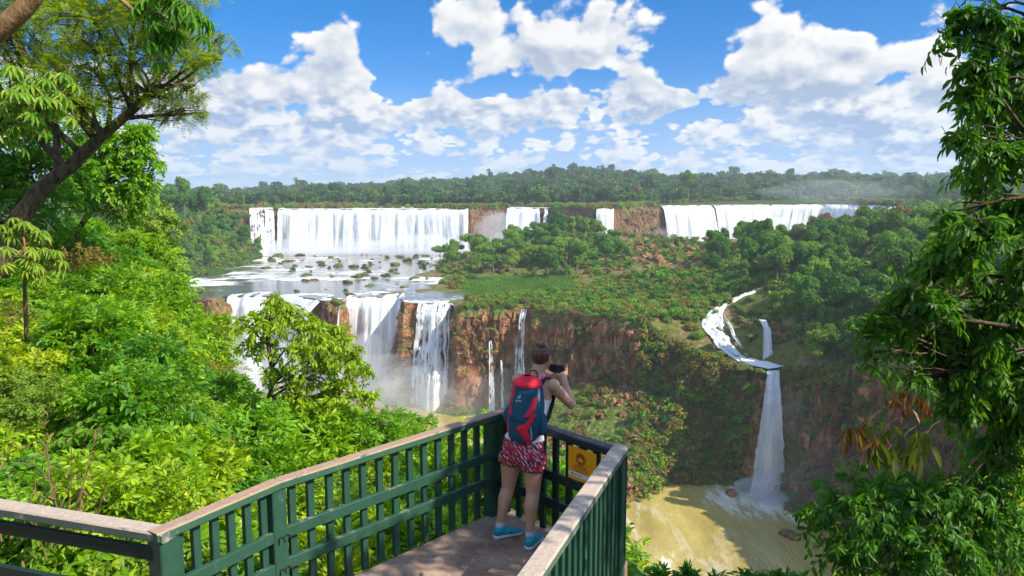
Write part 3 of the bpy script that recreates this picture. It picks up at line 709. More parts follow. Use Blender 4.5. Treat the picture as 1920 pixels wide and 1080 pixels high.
def on_lobes(rs, lobes, n, inner=.25, upb=.35):
    """points near the surface of ellipsoid lobes [(x,y,z,rx,ry,rz)], with outward directions"""
    Lb = np.array(lobes, float); wgt = (Lb[:, 3]*Lb[:, 4]+Lb[:, 3]*Lb[:, 5])**1.0; i = rs.choice(len(Lb), n, p=wgt/wgt.sum())
    d = rdir(rs, n, upb); r = 1-inner*rs.rand(n)**1.5
    # uneven outline
    k = 1+.22*fbm(d[:, 0]*2.3+i*7.1, d[:, 1]*2.3, d[:, 2]*2.3, 2)
    P = Lb[i, :3]+d*Lb[i, 3:6]*(r*k)[:, None]
    return P, d, i
def twigs(rs, lobes, ntw, m, leafL, leafW, twL, droop=.35, outw=.8, planar=.6, style='fold', upb=.35, inner=.3, ang=55, ldroop=.15, jit=.25, end=True, grow=None):
    """leafy twigs: leaves sit left and right along every twig"""
    P0, d, _ = on_lobes(rs, lobes, ntw, inner, upb)
    H = d*outw+rs.normal(size=d.shape)*.45
    if grow is not None: H = H+np.array(grow)
    H[:, 2] += .12; H /= np.linalg.norm(H, axis=1, keepdims=True)
    TL = twL*rs.uniform(.65, 1.3, ntw)
    P0 = P0-H*TL[:, None]*.7
    t = np.linspace(.18, 1, m)[None, :]
    pts = P0[:, None]+H[:, None]*(TL[:, None]*t)[..., None]
    pts[..., 2] -= droop*TL[:, None]*t**2
    Tn = H[:, None]+np.array([0, 0, -1.])*(2*droop*t)[..., None]; Tn = Tn/np.linalg.norm(Tn, axis=2, keepdims=True)
    up = np.array([0, 0, 1.])+rs.normal(size=(ntw, 3))*(1-planar)*.9
    S = np.cross(Tn, up[:, None]); S /= np.linalg.norm(S, axis=2, keepdims=True)+1e-9
    side = np.where(np.arange(m) % 2 == 0, 1, -1)[None, :, None]
    a = math.radians(ang)*(1-.75*(t[..., None]**4 if end else 0))
    Dl = Tn*np.cos(a)+S*side*np.sin(a)
    Dl = Dl+rs.normal(size=Dl.shape)*jit; Dl[..., 2] -= ldroop
    U = np.cross(S, Tn); U = np.where(U[..., 2:3] < 0, -U, U)+rs.normal(size=Dl.shape)*jit
    sz = rs.uniform(.7, 1.2, (ntw, m))*(.75+.35*np.sin(t*2.6))
    v, q = leaves(pts.reshape(-1, 3), Dl.reshape(-1, 3), U.reshape(-1, 3), (leafL*sz).ravel(), (leafW*sz).ravel(), droop=ldroop, style=style)
    return v, q, P0, pts
def twig_stems(P0, pts, r=.003, every=1):
    """thin three-sided stems for the twigs"""
    A = P0[::every]; B = pts[::every, -1]; Mi = pts[::every, pts.shape[1]//2]
    n = len(A); ring = np.array([[1, 0, 0], [-.5, .87, 0], [-.5, -.87, .3]])*r
    v = np.stack([A[:, None]+ring, Mi[:, None]+ring*.8, B[:, None]+ring*.4], 1).reshape(-1, 3)
    b = np.arange(n)[:, None]*9; q = []
    for s in (0, 3):
        for j in range(3): q.append(b+np.array([[s+j, s+(j+1) % 3, s+3+(j+1) % 3, s+3+j]]))
    return v, np.concatenate(q)
def limb_mesh(rs, trunk, r0, r1, lobes, bark, sides=9, sub=2, subr=.35, twigends=None, wig=.12):
    """tapered trunk (smooth line), a limb to every lobe and finer branches inside it"""
    mb = MB(); tp = bez(trunk, 22); tr = np.linspace(r0, r1, len(tp))*(1+.05*rs.normal(size=len(tp)))
    tr[0] *= 1.35; tr[1] *= 1.12
    v, f = tube(tp, tr, sides); mb.put(v, f)
    for L_ in lobes:
        c = np.array(L_[:3]); R = np.array(L_[3:6])
        dist = np.linalg.norm(tp-c, axis=1)+np.maximum(0, tp[:, 2]-c[2])*1.5; dist[:len(tp)//3] += 1e3 if len(tp) > 6 else 0
        k = int(np.argmin(dist)); k = max(1, k-rs.randint(0, 4)); st = tp[k]; rr = max(tr[k]*.55, r1*.5)
        mid = (st+c)/2+rs.normal(size=3)*np.linalg.norm(c-st)*wig; mid[2] += np.linalg.norm(c-st)*.05
        bp = bez([st, mid, c], 10); br = np.linspace(rr, rr*.35, len(bp)); v, f = tube(bp, br, max(5, sides-3)); mb.put(v, f)
        for q in range(sub*3):
            e = c+rdir(rs, 1, .35)[0]*R*.8; s2 = bp[rs.randint(len(bp)//2, len(bp))]
            m2 = (s2+e)/2+rs.normal(size=3)*np.linalg.norm(e-s2)*.12
            b2 = bez([s2, m2, e], 6); v, f = tube(b2, np.linspace(rr*subr, rr*.08, len(b2)), 4, False); mb.put(v, f)
    return mb
# --- far and middle-distance trees: leaf clumps on several lobes
def crown_lobes(rs, R, Hc, kind):
    n = {'round': 9, 'tall': 10, 'flat': 9, 'bush': 6}[kind]; out = []
    for i in range(n):
        a = rs.rand()*6.28; q = rs.rand()**.6
        if kind == 'flat': out.append((math.cos(a)*R*q*.85, math.sin(a)*R*q*.85, Hc+rs.uniform(-.12, .2)*R, R*.42, R*.42, R*.22))
        elif kind == 'tall': out.append((math.cos(a)*R*q*.45, math.sin(a)*R*q*.45, Hc+rs.uniform(-1.1, .9)*R, R*.42, R*.42, R*.42))
        elif kind == 'bush': out.append((math.cos(a)*R*q*.6, math.sin(a)*R*q*.6, R*rs.uniform(.2, .62), R*.5, R*.5, R*.42))
        else: out.append((math.cos(a)*R*q*.62, math.sin(a)*R*q*.62, Hc+rs.uniform(-.45, .5)*R, R*rs.uniform(.34, .5), R*rs.uniform(.34, .5), R*rs.uniform(.3, .42)))
    return out
def clump_mesh(rs, lobes, n, size, inner=.35):
    P, d, _ = on_lobes(rs, lobes, n, inner, .3)
    T = rs.normal(size=(n, 3)); N = d*1.0+rs.normal(size=(n, 3))*.55; N[:, 2] += .35
    T = T-N*(np.sum(T*N, 1)/np.sum(N*N, 1))[:, None]
    sz = size*rs.uniform(.55, 1.3, n); v, q = leaves(P-T/np.linalg.norm(T, axis=1, keepdims=True)*(sz*.5)[:, None], T, N, sz, sz*.75, style='diamond', droop=.15)
    return v, q
def tree_proto(seed, R, Hc, kind, leaf, nleaf, size, name='forest_tree', cat='tree', trunk=True):
    rs = np.random.RandomState(seed); lobes = crown_lobes(rs, R, Hc, kind)
    v, q = clump_mesh(rs, lobes, nleaf, size)
    e = bpy.data.objects.new(name, None)
    cr = add('crown' if cat == 'tree' else 'foliage', mesh_np('crown', v, q), LM[leaf], None, False); cr.parent = e
    if trunk:
        top = Hc if kind != 'bush' else R*.5
        mb = limb_mesh(rs, [(0, 0, -1.2), (rs.uniform(-.3, .3), rs.uniform(-.3, .3), top*.5), (0, 0, top)], R*.075, R*.03, lobes[:5], None, 6, 1)
        t = add('trunk' if cat == 'tree' else 'stem', mb.mesh('trunk', True), M['bark_far'], None, False); t.parent = e
    return e
def place(proto, loc, rz, s, label, cat, group, sz=1.):
    """a copy of a thing and of each of its parts"""
    c = proto.copy(); COL.objects.link(c); c.location = loc; c.rotation_euler = (0, 0, rz); c.scale = (s, s, s*sz)
    for ch in PK[proto.name]:
        d = ch.copy(); COL.objects.link(d); d.parent = c
    return tag(c, label, cat, group)
PK = {}
def mk(*a, **k):
    e = tree_proto(*a, **k); PK[e.name] = list(e_children(e)); return e
def e_children(e): return [o for o in bpy.data.objects if o.parent == e]
TP = {}
spec = [('round', 'mid', 5.2, 8), ('round', 'dark', 5.5, 8.5), ('tall', 'dark', 4.4, 9), ('flat', 'mid', 6, 9), ('round', 'lime', 4.8, 7), ('round', 'brown', 4.6, 8), ('tall', 'mid', 4.2, 8), ('flat', 'dark', 6.2, 10)]
for i, (k, lf, R, Hc) in enumerate(spec): TP[(k, lf)] = mk(100+i, R, Hc, k, lf, 5200, .62)
BP = {}
for i, lf in enumerate(['mid', 'olive', 'lime', 'dark', 'brown']): BP[lf] = mk(200+i, 2.6, 0, 'bush', lf, 1700, .42, name='bush', cat='bush')
# --- scattering of things and of uncountable stuff
rnd = random.Random(5)
def scatter_xy(n, poly, gap, zf, cond=None, rs=rnd, tries=60):
    xs = [p[0] for p in poly]; ys = [p[1] for p in poly]; out = []; k = 0
    while len(out) < n and k < n*tries:
        k += 1; x = rs.uniform(min(xs), max(xs)); y = rs.uniform(min(ys), max(ys))
        if not in_poly(np.array([x]), np.array([y]), poly)[0]: continue
        if any((x-a)**2+(y-b)**2 < gap*gap for a, b, _ in out): continue
        z = float(zf(x, y))
        if cond and not cond(x, y, z): continue
        out.append((x, y, z))
    return out
def stuff_instances(name, protos, pts, scl, rots, label, cat, align=None):
    """one object whose geometry nodes stand a crown or bush on each of its points"""
    col = bpy.data.collections.new(name+'_kinds')
    for p in protos: col.objects.link(p)
    me = bpy.data.meshes.new(name); pts = np.asarray(pts, np.float32); me.vertices.add(len(pts)); me.vertices.foreach_set('co', pts.ravel())
    a = me.attributes.new('scl', 'FLOAT_VECTOR', 'POINT'); a.data.foreach_set('vector', np.asarray(scl, np.float32).ravel())
    a = me.attributes.new('rot', 'FLOAT_VECTOR', 'POINT'); a.data.foreach_set('vector', np.asarray(rots, np.float32).ravel())
    a = me.attributes.new('idx', 'INT', 'POINT'); a.data.foreach_set('value', np.random.RandomState(3).randint(0, len(protos), len(pts)).astype(np.int32))
    o = add(name, me); tag(o, label, cat, kind='stuff')
    ng = bpy.data.node_groups.new(name, 'GeometryNodeTree')
    ng.interface.new_socket('Geometry', in_out='INPUT', socket_type='NodeSocketGeometry'); ng.interface.new_socket('Geometry', in_out='OUTPUT', socket_type='NodeSocketGeometry')
    N = ng.nodes; gi = N.new('NodeGroupInput'); go = N.new('NodeGroupOutput'); iop = N.new('GeometryNodeInstanceOnPoints'); ci = N.new('GeometryNodeCollectionInfo')
    ci.inputs['Collection'].default_value = col; ci.inputs['Separate Children'].default_value = True; ci.inputs['Reset Children'].default_value = True
    mp = N.new('GeometryNodeMeshToPoints')
    ng.links.new(gi.outputs[0], mp.inputs['Mesh']); ng.links.new(mp.outputs[0], iop.inputs['Points']); ng.links.new(ci.outputs[0], iop.inputs['Instance'])
    iop.inputs['Pick Instance'].default_value = True
    for nm, ty, sk in (('scl', 'FLOAT_VECTOR', 'Scale'), ('rot', 'FLOAT_VECTOR', 'Rotation'), ('idx', 'INT', 'Instance Index')):
        na_ = N.new('GeometryNodeInputNamedAttribute'); na_.data_type = ty; na_.inputs['Name'].default_value = nm
        oo = [x for x in na_.outputs if x.enabled and x.name == 'Attribute'][0]
        ng.links.new(oo, iop.inputs[sk])
    ng.links.new(iop.outputs[0], go.inputs[0]); md = o.modifiers.new('scatter', 'NODES'); md.node_group = ng
    return o
def crown_only(seed, R, Hc, kind, leaf, n, size, name='far_crown'):
    rs = np.random.RandomState(seed); v, q = clump_mesh(rs, crown_lobes(rs, R, Hc, kind), n, size)
    return add(name, mesh_np(name, v, q), LM[leaf], None, False)
# ------------------------------------------------------------------ far-off wood on the plateau and the hills
rs = np.random.RandomState(11)
protos = [crown_only(300, 6, 8, 'round', 'far', 420, 1.9), crown_only(301, 6.5, 9, 'round', 'far', 420, 1.9), crown_only(302, 5, 9, 'tall', 'far', 380, 1.8), crown_only(303, 7, 10, 'flat', 'far', 380, 2.0), crown_only(304, 5.5, 7, 'round', 'dark', 420, 1.8)]
n = 18000
a = rs.uniform(math.radians(-36), math.radians(40), n); d = 700+(rs.rand(n)**1.4)*1700
x = d*np.sin(a); y = d*np.cos(a); z = far_z(x, y)-1.5
keep = z > 77; s = rs.uniform(.6, 1.3, n)*(1+.55*(rs.rand(n) > .95)); x, y, z, s = x[keep], y[keep], z[keep], s[keep]
s *= .74+.45*np.clip((np.hypot(x, y)-900)/1200, 0, 1)
ok = np.hypot(x, y) > np.interp(np.arctan2(x, y), ua[o_], np.hypot(UPL[:, 0], UPL[:, 1])[o_])+np.where((x > 110)&(x < 420), 30, 12); x, y, z, s = x[ok], y[ok], z[ok], s[ok]
stuff_instances('far_forest', protos, np.stack([x, y, z], 1), np.stack([s, s, s*rs.uniform(.9, 1.25, len(s))], 1), np.stack([x*0, x*0, rs.rand(len(x))*6.28], 1),
                'dark green rainforest covering the far plateau and hills up to the skyline', 'forest')
n = 1500; a = rs.uniform(math.radians(-36), math.radians(40), n); d = 2400+rs.rand(n)*1800; x = d*np.sin(a); y = d*np.cos(a); z = far_z(x, y)-2
stuff_instances('distant_forest', [crown_only(310, 16, 14, 'round', 'far', 300, 5), crown_only(311, 15, 12, 'flat', 'far', 300, 5)], np.stack([x, y, z], 1), np.ones((n, 3))*rs.uniform(.7, 1.2, (n, 1)), np.stack([x*0, x*0, rs.rand(n)*6.28], 1),
                'bluish forest on the farthest ridge at the horizon', 'forest')
# bushes and reeds on the edge of the plateau, between the channels of the upper river
bp = [crown_only(320+i, 3.2, 2.2, 'round', lf, 420, .95) for i, lf in enumerate(['olive', 'mid', 'olive', 'lime', 'brown'])]
pp = []
for i in range(0, len(UPL), 1):
    px = 960+FOC*UPL[i, 0]/UPL[i, 1]
    for q in range(6):
        d = abs(rs.normal())*16+1.2+(6 if 520 < px < 880 or 1236 < px < 1600 else 0)*rs.rand()*3
        x, y = UPL[i, 0]-outu[i, 0]*d+rs.normal(), UPL[i, 1]-outu[i, 1]*d
        on_fall = any(l < px < r for l, r in [(466, 517), (520, 881), (949, 1030), (1116, 1151), (1236, 1600), (1690, 1800)])
        if on_fall and d < 20: continue
        if on_fall and vnoise(np.array([x*.035]), np.array([y*.05]))[0] < .05: continue
        pp.append((x, y, 77.4))
pp += [(p[0], p[1], 77.4) for p in [(rs.uniform(-330, 480), rs.uniform(600, 900)) for _ in range(6500)] if vnoise(np.array([p[0]*.02]), np.array([p[1]*.05]))[0] > -.02 and math.hypot(*p) > np.interp(math.atan2(*p), ua[o_], np.hypot(UPL[:, 0], UPL[:, 1])[o_])+26]
pp = np.array(pp); pp[:, 2] = np.maximum(77.4, far_z(pp[:, 0], pp[:, 1])-.3); s = rs.uniform(.5, 1.15, len(pp))
stuff_instances('riverside_scrub', bp, pp, np.stack([s, s, s*.85], 1), np.stack([s*0, s*0, rs.rand(len(pp))*6.28], 1), 'olive and ochre bushes and reeds along the brink of the upper river', 'scrub')
# ------------------------------------------------------------------ trees one can tell apart
def trees(n, poly, gap, zf, kinds, label, group, s=(.7, 1.15), cond=None, sink=.6):
    for x, y, z in scatter_xy(n, poly, gap, zf, cond):
        k = rnd.choice(kinds); place(TP[k], (x, y, z-sink), rnd.uniform(0, 6.28), rnd.uniform(*s), label, 'tree', group, rnd.uniform(.9, 1.15))
R_, Dk, Tl, Fl, Lm, Br, Tm, Fd = [(a, b) for a, b, _, _ in spec]
LBX = 0
def pix(lst): return [D(*q)[:2] for q in lst]
LB = [(-160, 398), (-166, 440), (-168, 470), (-172, 505), (-180, 540), (-198, 552), (-212, 590), (-260, 600), (-270, 420), (-225, 390)]
LB0 = pix([(270, 535, 385), (340, 520, 400), (400, 500, 430), (440, 484, 500), (470, 474, 548), (458, 440, 560), (452, 395, 590), (350, 385, 580), (260, 390, 500), (230, 420, 420)])
trees(96, LB, 5.4, hill_z, [R_, R_, Dk, Tl, Tm, Fd, Lm], 'green tree of the forest covering the far left river bank', 'forest trees of the left bank', (.6, 1.1), lambda x, y, z: z > 47)
trees(30, pix([(1488, 655, 212), (1500, 560, 250), (1620, 560, 235), (1760, 600, 190), (1740, 690, 168), (1600, 685, 189), (1510, 694, 203)]), 4.6, land_z, [Dk, Dk, Tl, R_, Lm], 'dark green tree close to the edge of the shaded gorge wall', 'trees at the edge of the gorge wall', (.55, .95))
def tree_at(px, py_base, d, k, s, label, zf=None, group=None, sz=1.):
    x, y, z = D(px, py_base, d); z = float(zf(x, y)) if zf else z
    return place(TP[k], (x, y, z-.5), rnd.uniform(0, 6.28), s, label, 'tree', group, sz)
tree_at(345, 390, 455, Tl, 1.35, 'tall dark tree sticking up above the left bank forest', hill_z, sz=1.35)
tree_at(375, 390, 470, Dk, 1.45, 'broad dark treetop next to the tallest tree on the left bank', hill_z, sz=1.2)
tree_at(437, 395, 545, Fl, 1.0, 'flat topped tree on the edge of the left bank above the thin torn waterfall', hill_z)
tree_at(322, 392, 440, Fd, 1.15, 'small flat topped tree at the left end of the left bank skyline', hill_z)
# trees on the island below the upper falls
isl = [D(835, 520, 385)[:2], D(800, 478, 500)[:2], D(870, 462, 560)[:2], D(960, 455, 560)[:2], D(1035, 420, 575)[:2], D(1105, 425, 540)[:2], D(1180, 470, 430)[:2], D(1190, 505, 365)[:2], D(1100, 525, 345)[:2], D(950, 515, 375)[:2]]
trees(52, isl, 6.8, land_z, [R_, R_, Dk, Fl, Tm, R_, Fd], 'green tree on the island between the upper and lower falls', 'trees on the island', (.8, 1.4), lambda x, y, z: z > 45.2)
tree_at(1085, 440, 520, R_, 1.0, 'rounded bright tree at the top of the island hill beside the short waterfall', land_z)
tree_at(1060, 425, 545, Tm, 1.1, 'tall vine covered tree against the upper cliff left of the short waterfall', land_z)
tree_at(1268, 470, 395, Tl, .55, 'small dark tree among the brown boulders', land_z)
# forest of the slope on the right
sl1 = pix([(1320, 500, 340), (1340, 455, 385), (1450, 440, 370), (1560, 430, 370), (1720, 430, 330), (1900, 470, 260), (1950, 600, 190), (1850, 690, 160), (1640, 690, 183), (1520, 690, 203), (1480, 640, 224), (1440, 560, 262), (1390, 540, 285), (1340, 530, 300)])
STR = np.array([on_land(*q)[:2] for q in [(1420, 562, 270), (1385, 568, 267), (1352, 583, 263), (1338, 595, 257), (1338, 612, 252), (1352, 638, 243), (1372, 662, 235), (1398, 682, 227), (1415, 688, 222), (1440, 690, 221), (1470, 690, 218), (1433, 600, 232), (1433, 640, 226), (1450, 712, 210), (1360, 600, 256), (1378, 640, 243), (1390, 664, 234)]])
def off_stream(x, y, r): return float(np.min(np.hypot(STR[:, 0]-x, STR[:, 1]-y))) > r
cnd = lambda x, y, z: not (1300 < 960+FOC*x/y < 1500 and y < 262)
trees(112, sl1, 6.8, land_z, [R_, R_, Dk, Dk, Tl, Lm, Tm, Fl, Br], 'tree of the dense forest on the slope right of the gorge', 'forest trees on the right slope', (.65, 1.25), cnd)
tree_at(1686, 425, 300, Tl, .95, 'tall vine draped tree standing out against the far right waterfall', land_z, sz=1.1)
tree_at(1625, 560, 222, Br, .95, 'tan leafed tree near the edge of the foreground foliage', land_z)
tree_at(1630, 490, 262, Br, .75, 'pinkish brown tree halfway up the right slope', land_z)
tree_at(1510, 440, 330, Br, .55, 'half bare pale tree in front of the far white waterfall', land_z, sz=1.3)
tree_at(1580, 430, 325, Dk, 1.0, 'dark spreading treetop in front of the far spray', land_z)
tree_at(1452, 410, 350, Fl, .45, 'small flat treetop against the white curtain of the right upper falls', land_z, sz=1.7)
tree_at(1425, 412, 352, Dk, .30, 'tiny dark treetop against the right upper falls', land_z, sz=2.)
tree_at(1480, 575, 238, Lm, .8, 'bright lime tree on the lower slope above the twin strand waterfall', land_z)
tree_at(1530, 600, 222, Lm, .6, 'yellowish tree on the shady lower slope', land_z)
tree_at(1600, 640, 196, Lm, .5, 'pale sunlit shrubby tree on the dark lower right slope', land_z)
tree_at(1290, 365, 735, Dk, 1.9, 'large spreading dark tree on the plateau above the broad right waterfall')
tree_at(1195, 375, 700, Br, 1.3, 'rust brown tree on the plateau above the rock wall')
# bushes
def bushes(n, poly, gap, zf, kinds, label, group, s=(.5, 1.2), cond=None):
    for x, y, z in scatter_xy(n, poly, gap, zf, cond):
        place(BP[rnd.choice(kinds)], (x, y, z-.3), rnd.uniform(0, 6.28), rnd.uniform(*s), label, 'bush', group, rnd.uniform(.8, 1.1))
scr = [tuple(LIPZ[i, :2]-outn[i]*2.5) for i in range(lip_at(870), lip_at(1385), 6)]+pix([(1400, 545, 290), (1330, 520, 320), (1250, 505, 345), (1150, 520, 345), (1080, 545, 322), (880, 560, 312)])
bushes(150, scr, 2.6, land_z, ['olive', 'mid', 'olive', 'lime', 'dark'], 'scrubby bush on top of the red lower cliff', 'bushes on top of the lower cliff', (.4, 1.35), lambda x, y, z: z > 45 and off_stream(x, y, 8))
bushes(40, pix([(1300, 640, 243), (1290, 600, 262), (1340, 560, 282), (1440, 552, 270), (1500, 600, 232), (1490, 680, 212), (1420, 715, 209), (1380, 700, 220)]), 2.8, land_z, ['mid', 'dark', 'olive', 'lime'], 'bush on the rocky banks of the stream above the column waterfall', 'bushes along the stream', (.5, 1.1), lambda x, y, z: off_stream(x, y, 4.6))
bushes(40, pix([(340, 524, 393), (380, 500, 420), (455, 474, 560), (500, 480, 540), (460, 490, 500), (420, 505, 440)]), 3.5, lambda x, y: max(float(hill_z(x, y)), 45), ['lime', 'mid', 'olive'], 'low bush at the water edge of the left river bank', 'bushes on the left bank', (.6, 1.4))
bushes(26, pix([(800, 515, 395), (850, 540, 340), (900, 525, 372), (860, 500, 420)]), 3.5, land_z, ['olive', 'mid'], 'bush on the near left tip of the island', 'bushes on the island tip', (.6, 1.3), lambda x, y, z: z > 44.8)
# bushes and tufts growing on the cliff face and the scree: nobody could count them
pts = []; sc_ = []
cb = [crown_only(340+i, 1.5, 1.0, 'round', lf, 260, .42) for i, lf in enumerate(['mid', 'olive', 'lime', 'dark', 'olive', 'brown', 'olive'])]
tb = [crown_only(350+i, 4.2, 6.2, k_, lf, 900, .85) for i, (k_, lf) in enumerate([('round', 'mid'), ('round', 'dark'), ('round', 'lime'), ('tall', 'mid'), ('tall', 'dark')])]
fallpx = [(410, 505), (512, 604), (640, 750), (778, 850), (905, 925), (972, 992)]
for q in range(9500):
    i = rs.randint(0, CLV.shape[0]); r = int(CLV.shape[1]*rs.rand()**1.15*.99); px = 960+FOC*CLV[i, r, 0]/max(CLV[i, r, 1], 1)
    if px < 320 or any(l < px < r_ for l, r_ in fallpx) or 1425 < px < 1485: continue
    ofs = r/CLV.shape[1]
    nz = vnoise(np.array([i*.05]), np.array([r*.16]))[0]
    prob = .15+.55*(nz > .05)+(.5 if px > 1080 else 0)*(ofs > .55)+(.45 if 1200 < px < 1420 else 0)+(.6 if px > 1480 else 0)-(.35 if px < 1000 else 0)
    if rs.rand() > prob: continue
    pts.append(CLV[i, r]+np.array([outn[i, 0]*-.2, outn[i, 1]*-.2, -.5])); sc_.append(rs.uniform(.35, 1.25)*(1.7 if 1200 < px < 1425 else 1)*(1.25 if ofs > .6 and foot[i] > 12 else 1)*(.7 if px < 1000 else 1))
for q in range(5200):
    i = rs.randint(lip_at(1035), lip_at(1425)); r = rs.randint(int(CLV.shape[1]*.42), CLV.shape[1]-3); p = CLV[i, r]
    if foot[i] < 9 or p[2] > tal[i]+2 or p[2] < 7 or vnoise(np.array([p[0]*.07+3]), np.array([p[1]*.07]))[0] < -.12: continue
    pts.append(p+np.array([0, 0, -.4])); sc_.append(rs.uniform(.4, 1.5))
for i in range(lip_at(868), lip_at(1600), 2):
    px = 960+FOC*LIPZ[i, 0]/LIPZ[i, 1]
    if 1425 < px < 1475 or 974 < px < 992: continue
    pts.append((LIPZ[i, 0]-outn[i, 0]*rs.uniform(-.6, 2), LIPZ[i, 1]-outn[i, 1]*rs.uniform(-.6, 2), LIPZ[i, 2]-.5)); sc_.append(rs.uniform(.3, 1.4))
pts = np.array([tuple(q) for q in pts]); sc_ = np.array(sc_)
stuff_instances('cliff_vegetation', cb, pts, np.stack([sc_, sc_, sc_*.9], 1), np.stack([sc_*0, sc_*0, rs.rand(len(sc_))*6.28], 1), 'tufts and shrubs clinging to the ledges and scree of the lower cliff', 'vegetation')
# undergrowth under the trees
pts = []
for poly, zf, m in ((isl, land_z, 900), (sl1, land_z, 3400), (scr, land_z, 1700), (LB, hill_z, 2200),
                    (pix([(1180, 500, 400), (1180, 440, 480), (1330, 440, 430), (1330, 520, 340)]), land_z, 130)):
    P = np.array(poly); x = rs.uniform(P[:, 0].min(), P[:, 0].max(), m*3); y = rs.uniform(P[:, 1].min(), P[:, 1].max(), m*3); k = in_poly(x, y, poly); x, y = x[k][:m], y[k][:m]
    z = zf(x, y); pxx = 960+FOC*x/y
    ok = (z > 45.1)&(np.min(np.hypot(x[:, None]-STR[:, 0], y[:, None]-STR[:, 1]), axis=1) > 3.6); pts.append(np.stack([x[ok], y[ok], z[ok]-.4], 1))
pts = np.concatenate(pts); s = rs.uniform(.8, 2.2, len(pts)); s[np.abs(pts[:, 2]-47) < 3.5] *= .75
cg = [crown_only(360+i, 1.5, 1.0, 'round', lf, 280, .42) for i, lf in enumerate(['mid', 'lime', 'mid', 'dark', 'olive'])]
stuff_instances('undergrowth', cg, pts, np.stack([s, s, s*.9], 1), np.stack([s*0, s*0, rs.rand(len(s))*6.28], 1), 'low green undergrowth between the trees and bushes of the slopes', 'undergrowth')
# more forest behind the trees one can tell apart, on the right slope and the left bank
pts = []
for poly, zf, m in (([D(1500, 500, 280)[:2], D(1560, 430, 400)[:2], (330, 560), (420, 480), (400, 200), (160, 130), D(1800, 700, 160)[:2]], land_z, 900), ([(-300, 440), (-290, 560), (-300, 640), (-420, 640), (-540, 600), (-540, 360), (-300, 360)], hill_z, 600)):
    P = np.array(poly); x = rs.uniform(P[:, 0].min(), P[:, 0].max(), m*3); y = rs.uniform(P[:, 1].min(), P[:, 1].max(), m*3); k = in_poly(x, y, poly); x, y = x[k][:m], y[k][:m]
    pts.append(np.stack([x, y, zf(x, y)-.5], 1))
pts = np.concatenate(pts); s = rs.uniform(.8, 1.3, len(pts))
stuff_instances('forest_mass', tb, pts, np.stack([s, s, s], 1), np.stack([s*0, s*0, rs.rand(len(s))*6.28], 1), 'closed forest canopy behind the nearer slope trees', 'forest')
# marsh grass: bright green patch
gp = pix([(862, 556, 322), (868, 524, 368), (960, 518, 374), (1060, 520, 362), (1095, 548, 325), (1010, 560, 308), (930, 560, 310)])
m = 26000; P = np.array(gp); x = rs.uniform(P[:, 0].min(), P[:, 0].max(), m); y = rs.uniform(P[:, 1].min(), P[:, 1].max(), m); k = in_poly(x, y, gp); x, y = x[k], y[k]; z = land_z(x, y)
n = len(x); T = rs.normal(size=(n, 3))*.55; T[:, 2] = 1; Nn = rs.normal(size=(n, 3)); Nn[:, 2] = .2
v, q = leaves(np.stack([x, y, z-.1], 1), T, Nn, rs.uniform(.6, 1.3, n), .45, style='diamond', droop=.2)
tag(add('marsh_grass', mesh_np('marsh_grass', v, q), LM['grass']), 'bright green marsh grass patch at the brink of the lower cliff', 'grass', kind='stuff')
# ------------------------------------------------------------------ boulders
basin_poly = pix([(470, 490, 500), (620, 478, 540), (860, 470, 580), (860, 490, 470), (800, 520, 400), (820, 545, 345), (600, 552, 330), (560, 520, 385), (500, 500, 430)])
named = [(633, 566, 2.2), (652, 530, 2.1), (655, 553, 1.9), (702, 522, 1.6), (632, 500, 2.6), (560, 480, 3.6), (522, 482, 3.4), (600, 492, 2.0), (720, 516, 1.5), (780, 522, 1.6), (692, 536, 1.6), (556, 546, 1.5), (742, 497, 2.4), (575, 517, 2.2), (590, 525, 2.0)]
def brock(x, y, s, lab, grp):
    o = rock((x, y, 44.9), s, lab, grp, rs=rnd, sq=(1.3, 1.0, .75)); return o
labs = ['dark wet boulder right on the lip of the large lower waterfall', 'dark boulder in mid river straight above the large lower waterfall', 'flat brown boulder just upstream of the lip boulder', 'reddish brown boulder in the grey water near the island', 'grass topped boulder in the middle of the rapids',
        'big mossy boulder below the left end of the widest curtain', 'big bush topped boulder below the gap between the two left upper falls', 'mossy boulder upstream of the twin dark rocks', 'low dark boulder among foam beside the island', 'brown boulder off the left tip of the island',
        'lone brown boulder in calm grey water above the large fall', 'small half sunk boulder behind the young tree crown', 'rounded mossy boulder in white foam near the misty curtain', 'dark rock at the left edge of the rapids', 'dark rock beside calm water at the left of the rapids']
for (px, py, s), lb in zip(named, labs):
    x, y, z = W(px, py, 45); brock(x, y, s*1.3, lb, None)
for x, y, z in scatter_xy(120, basin_poly, 4.2, lambda x, y: 45):
    px = 960+FOC*x/y; big = rnd.random()**2.2*2.4+.7
    brock(x, y, big, 'brown boulder scattered in the rapids below the widest curtain', 'boulders in the rapids')
    if rnd.random() < .42 and big > 1.0: place(BP[rnd.choice(['mid', 'dark', 'olive'])], (x, y, 45.0+big*.35), rnd.uniform(0, 6), .26*big+.12, 'small bush growing on a boulder in the rapids', 'bush', 'bushes on boulders in the rapids', .8)
rocks_poly = pix([(1165, 505, 385), (1180, 455, 450), (1290, 455, 425), (1330, 480, 360), (1270, 520, 335)])
for x, y, z in scatter_xy(60, rocks_poly, 4.6, land_z):
    rock((x, y, z+.5), rnd.uniform(1.4, 4.2), 'brown boulder in the rubble below the rock wall of the upper cliff', 'boulders of the brown rubble heap', rs=rnd, protos=SCREE, sq=(1, 1, .9))
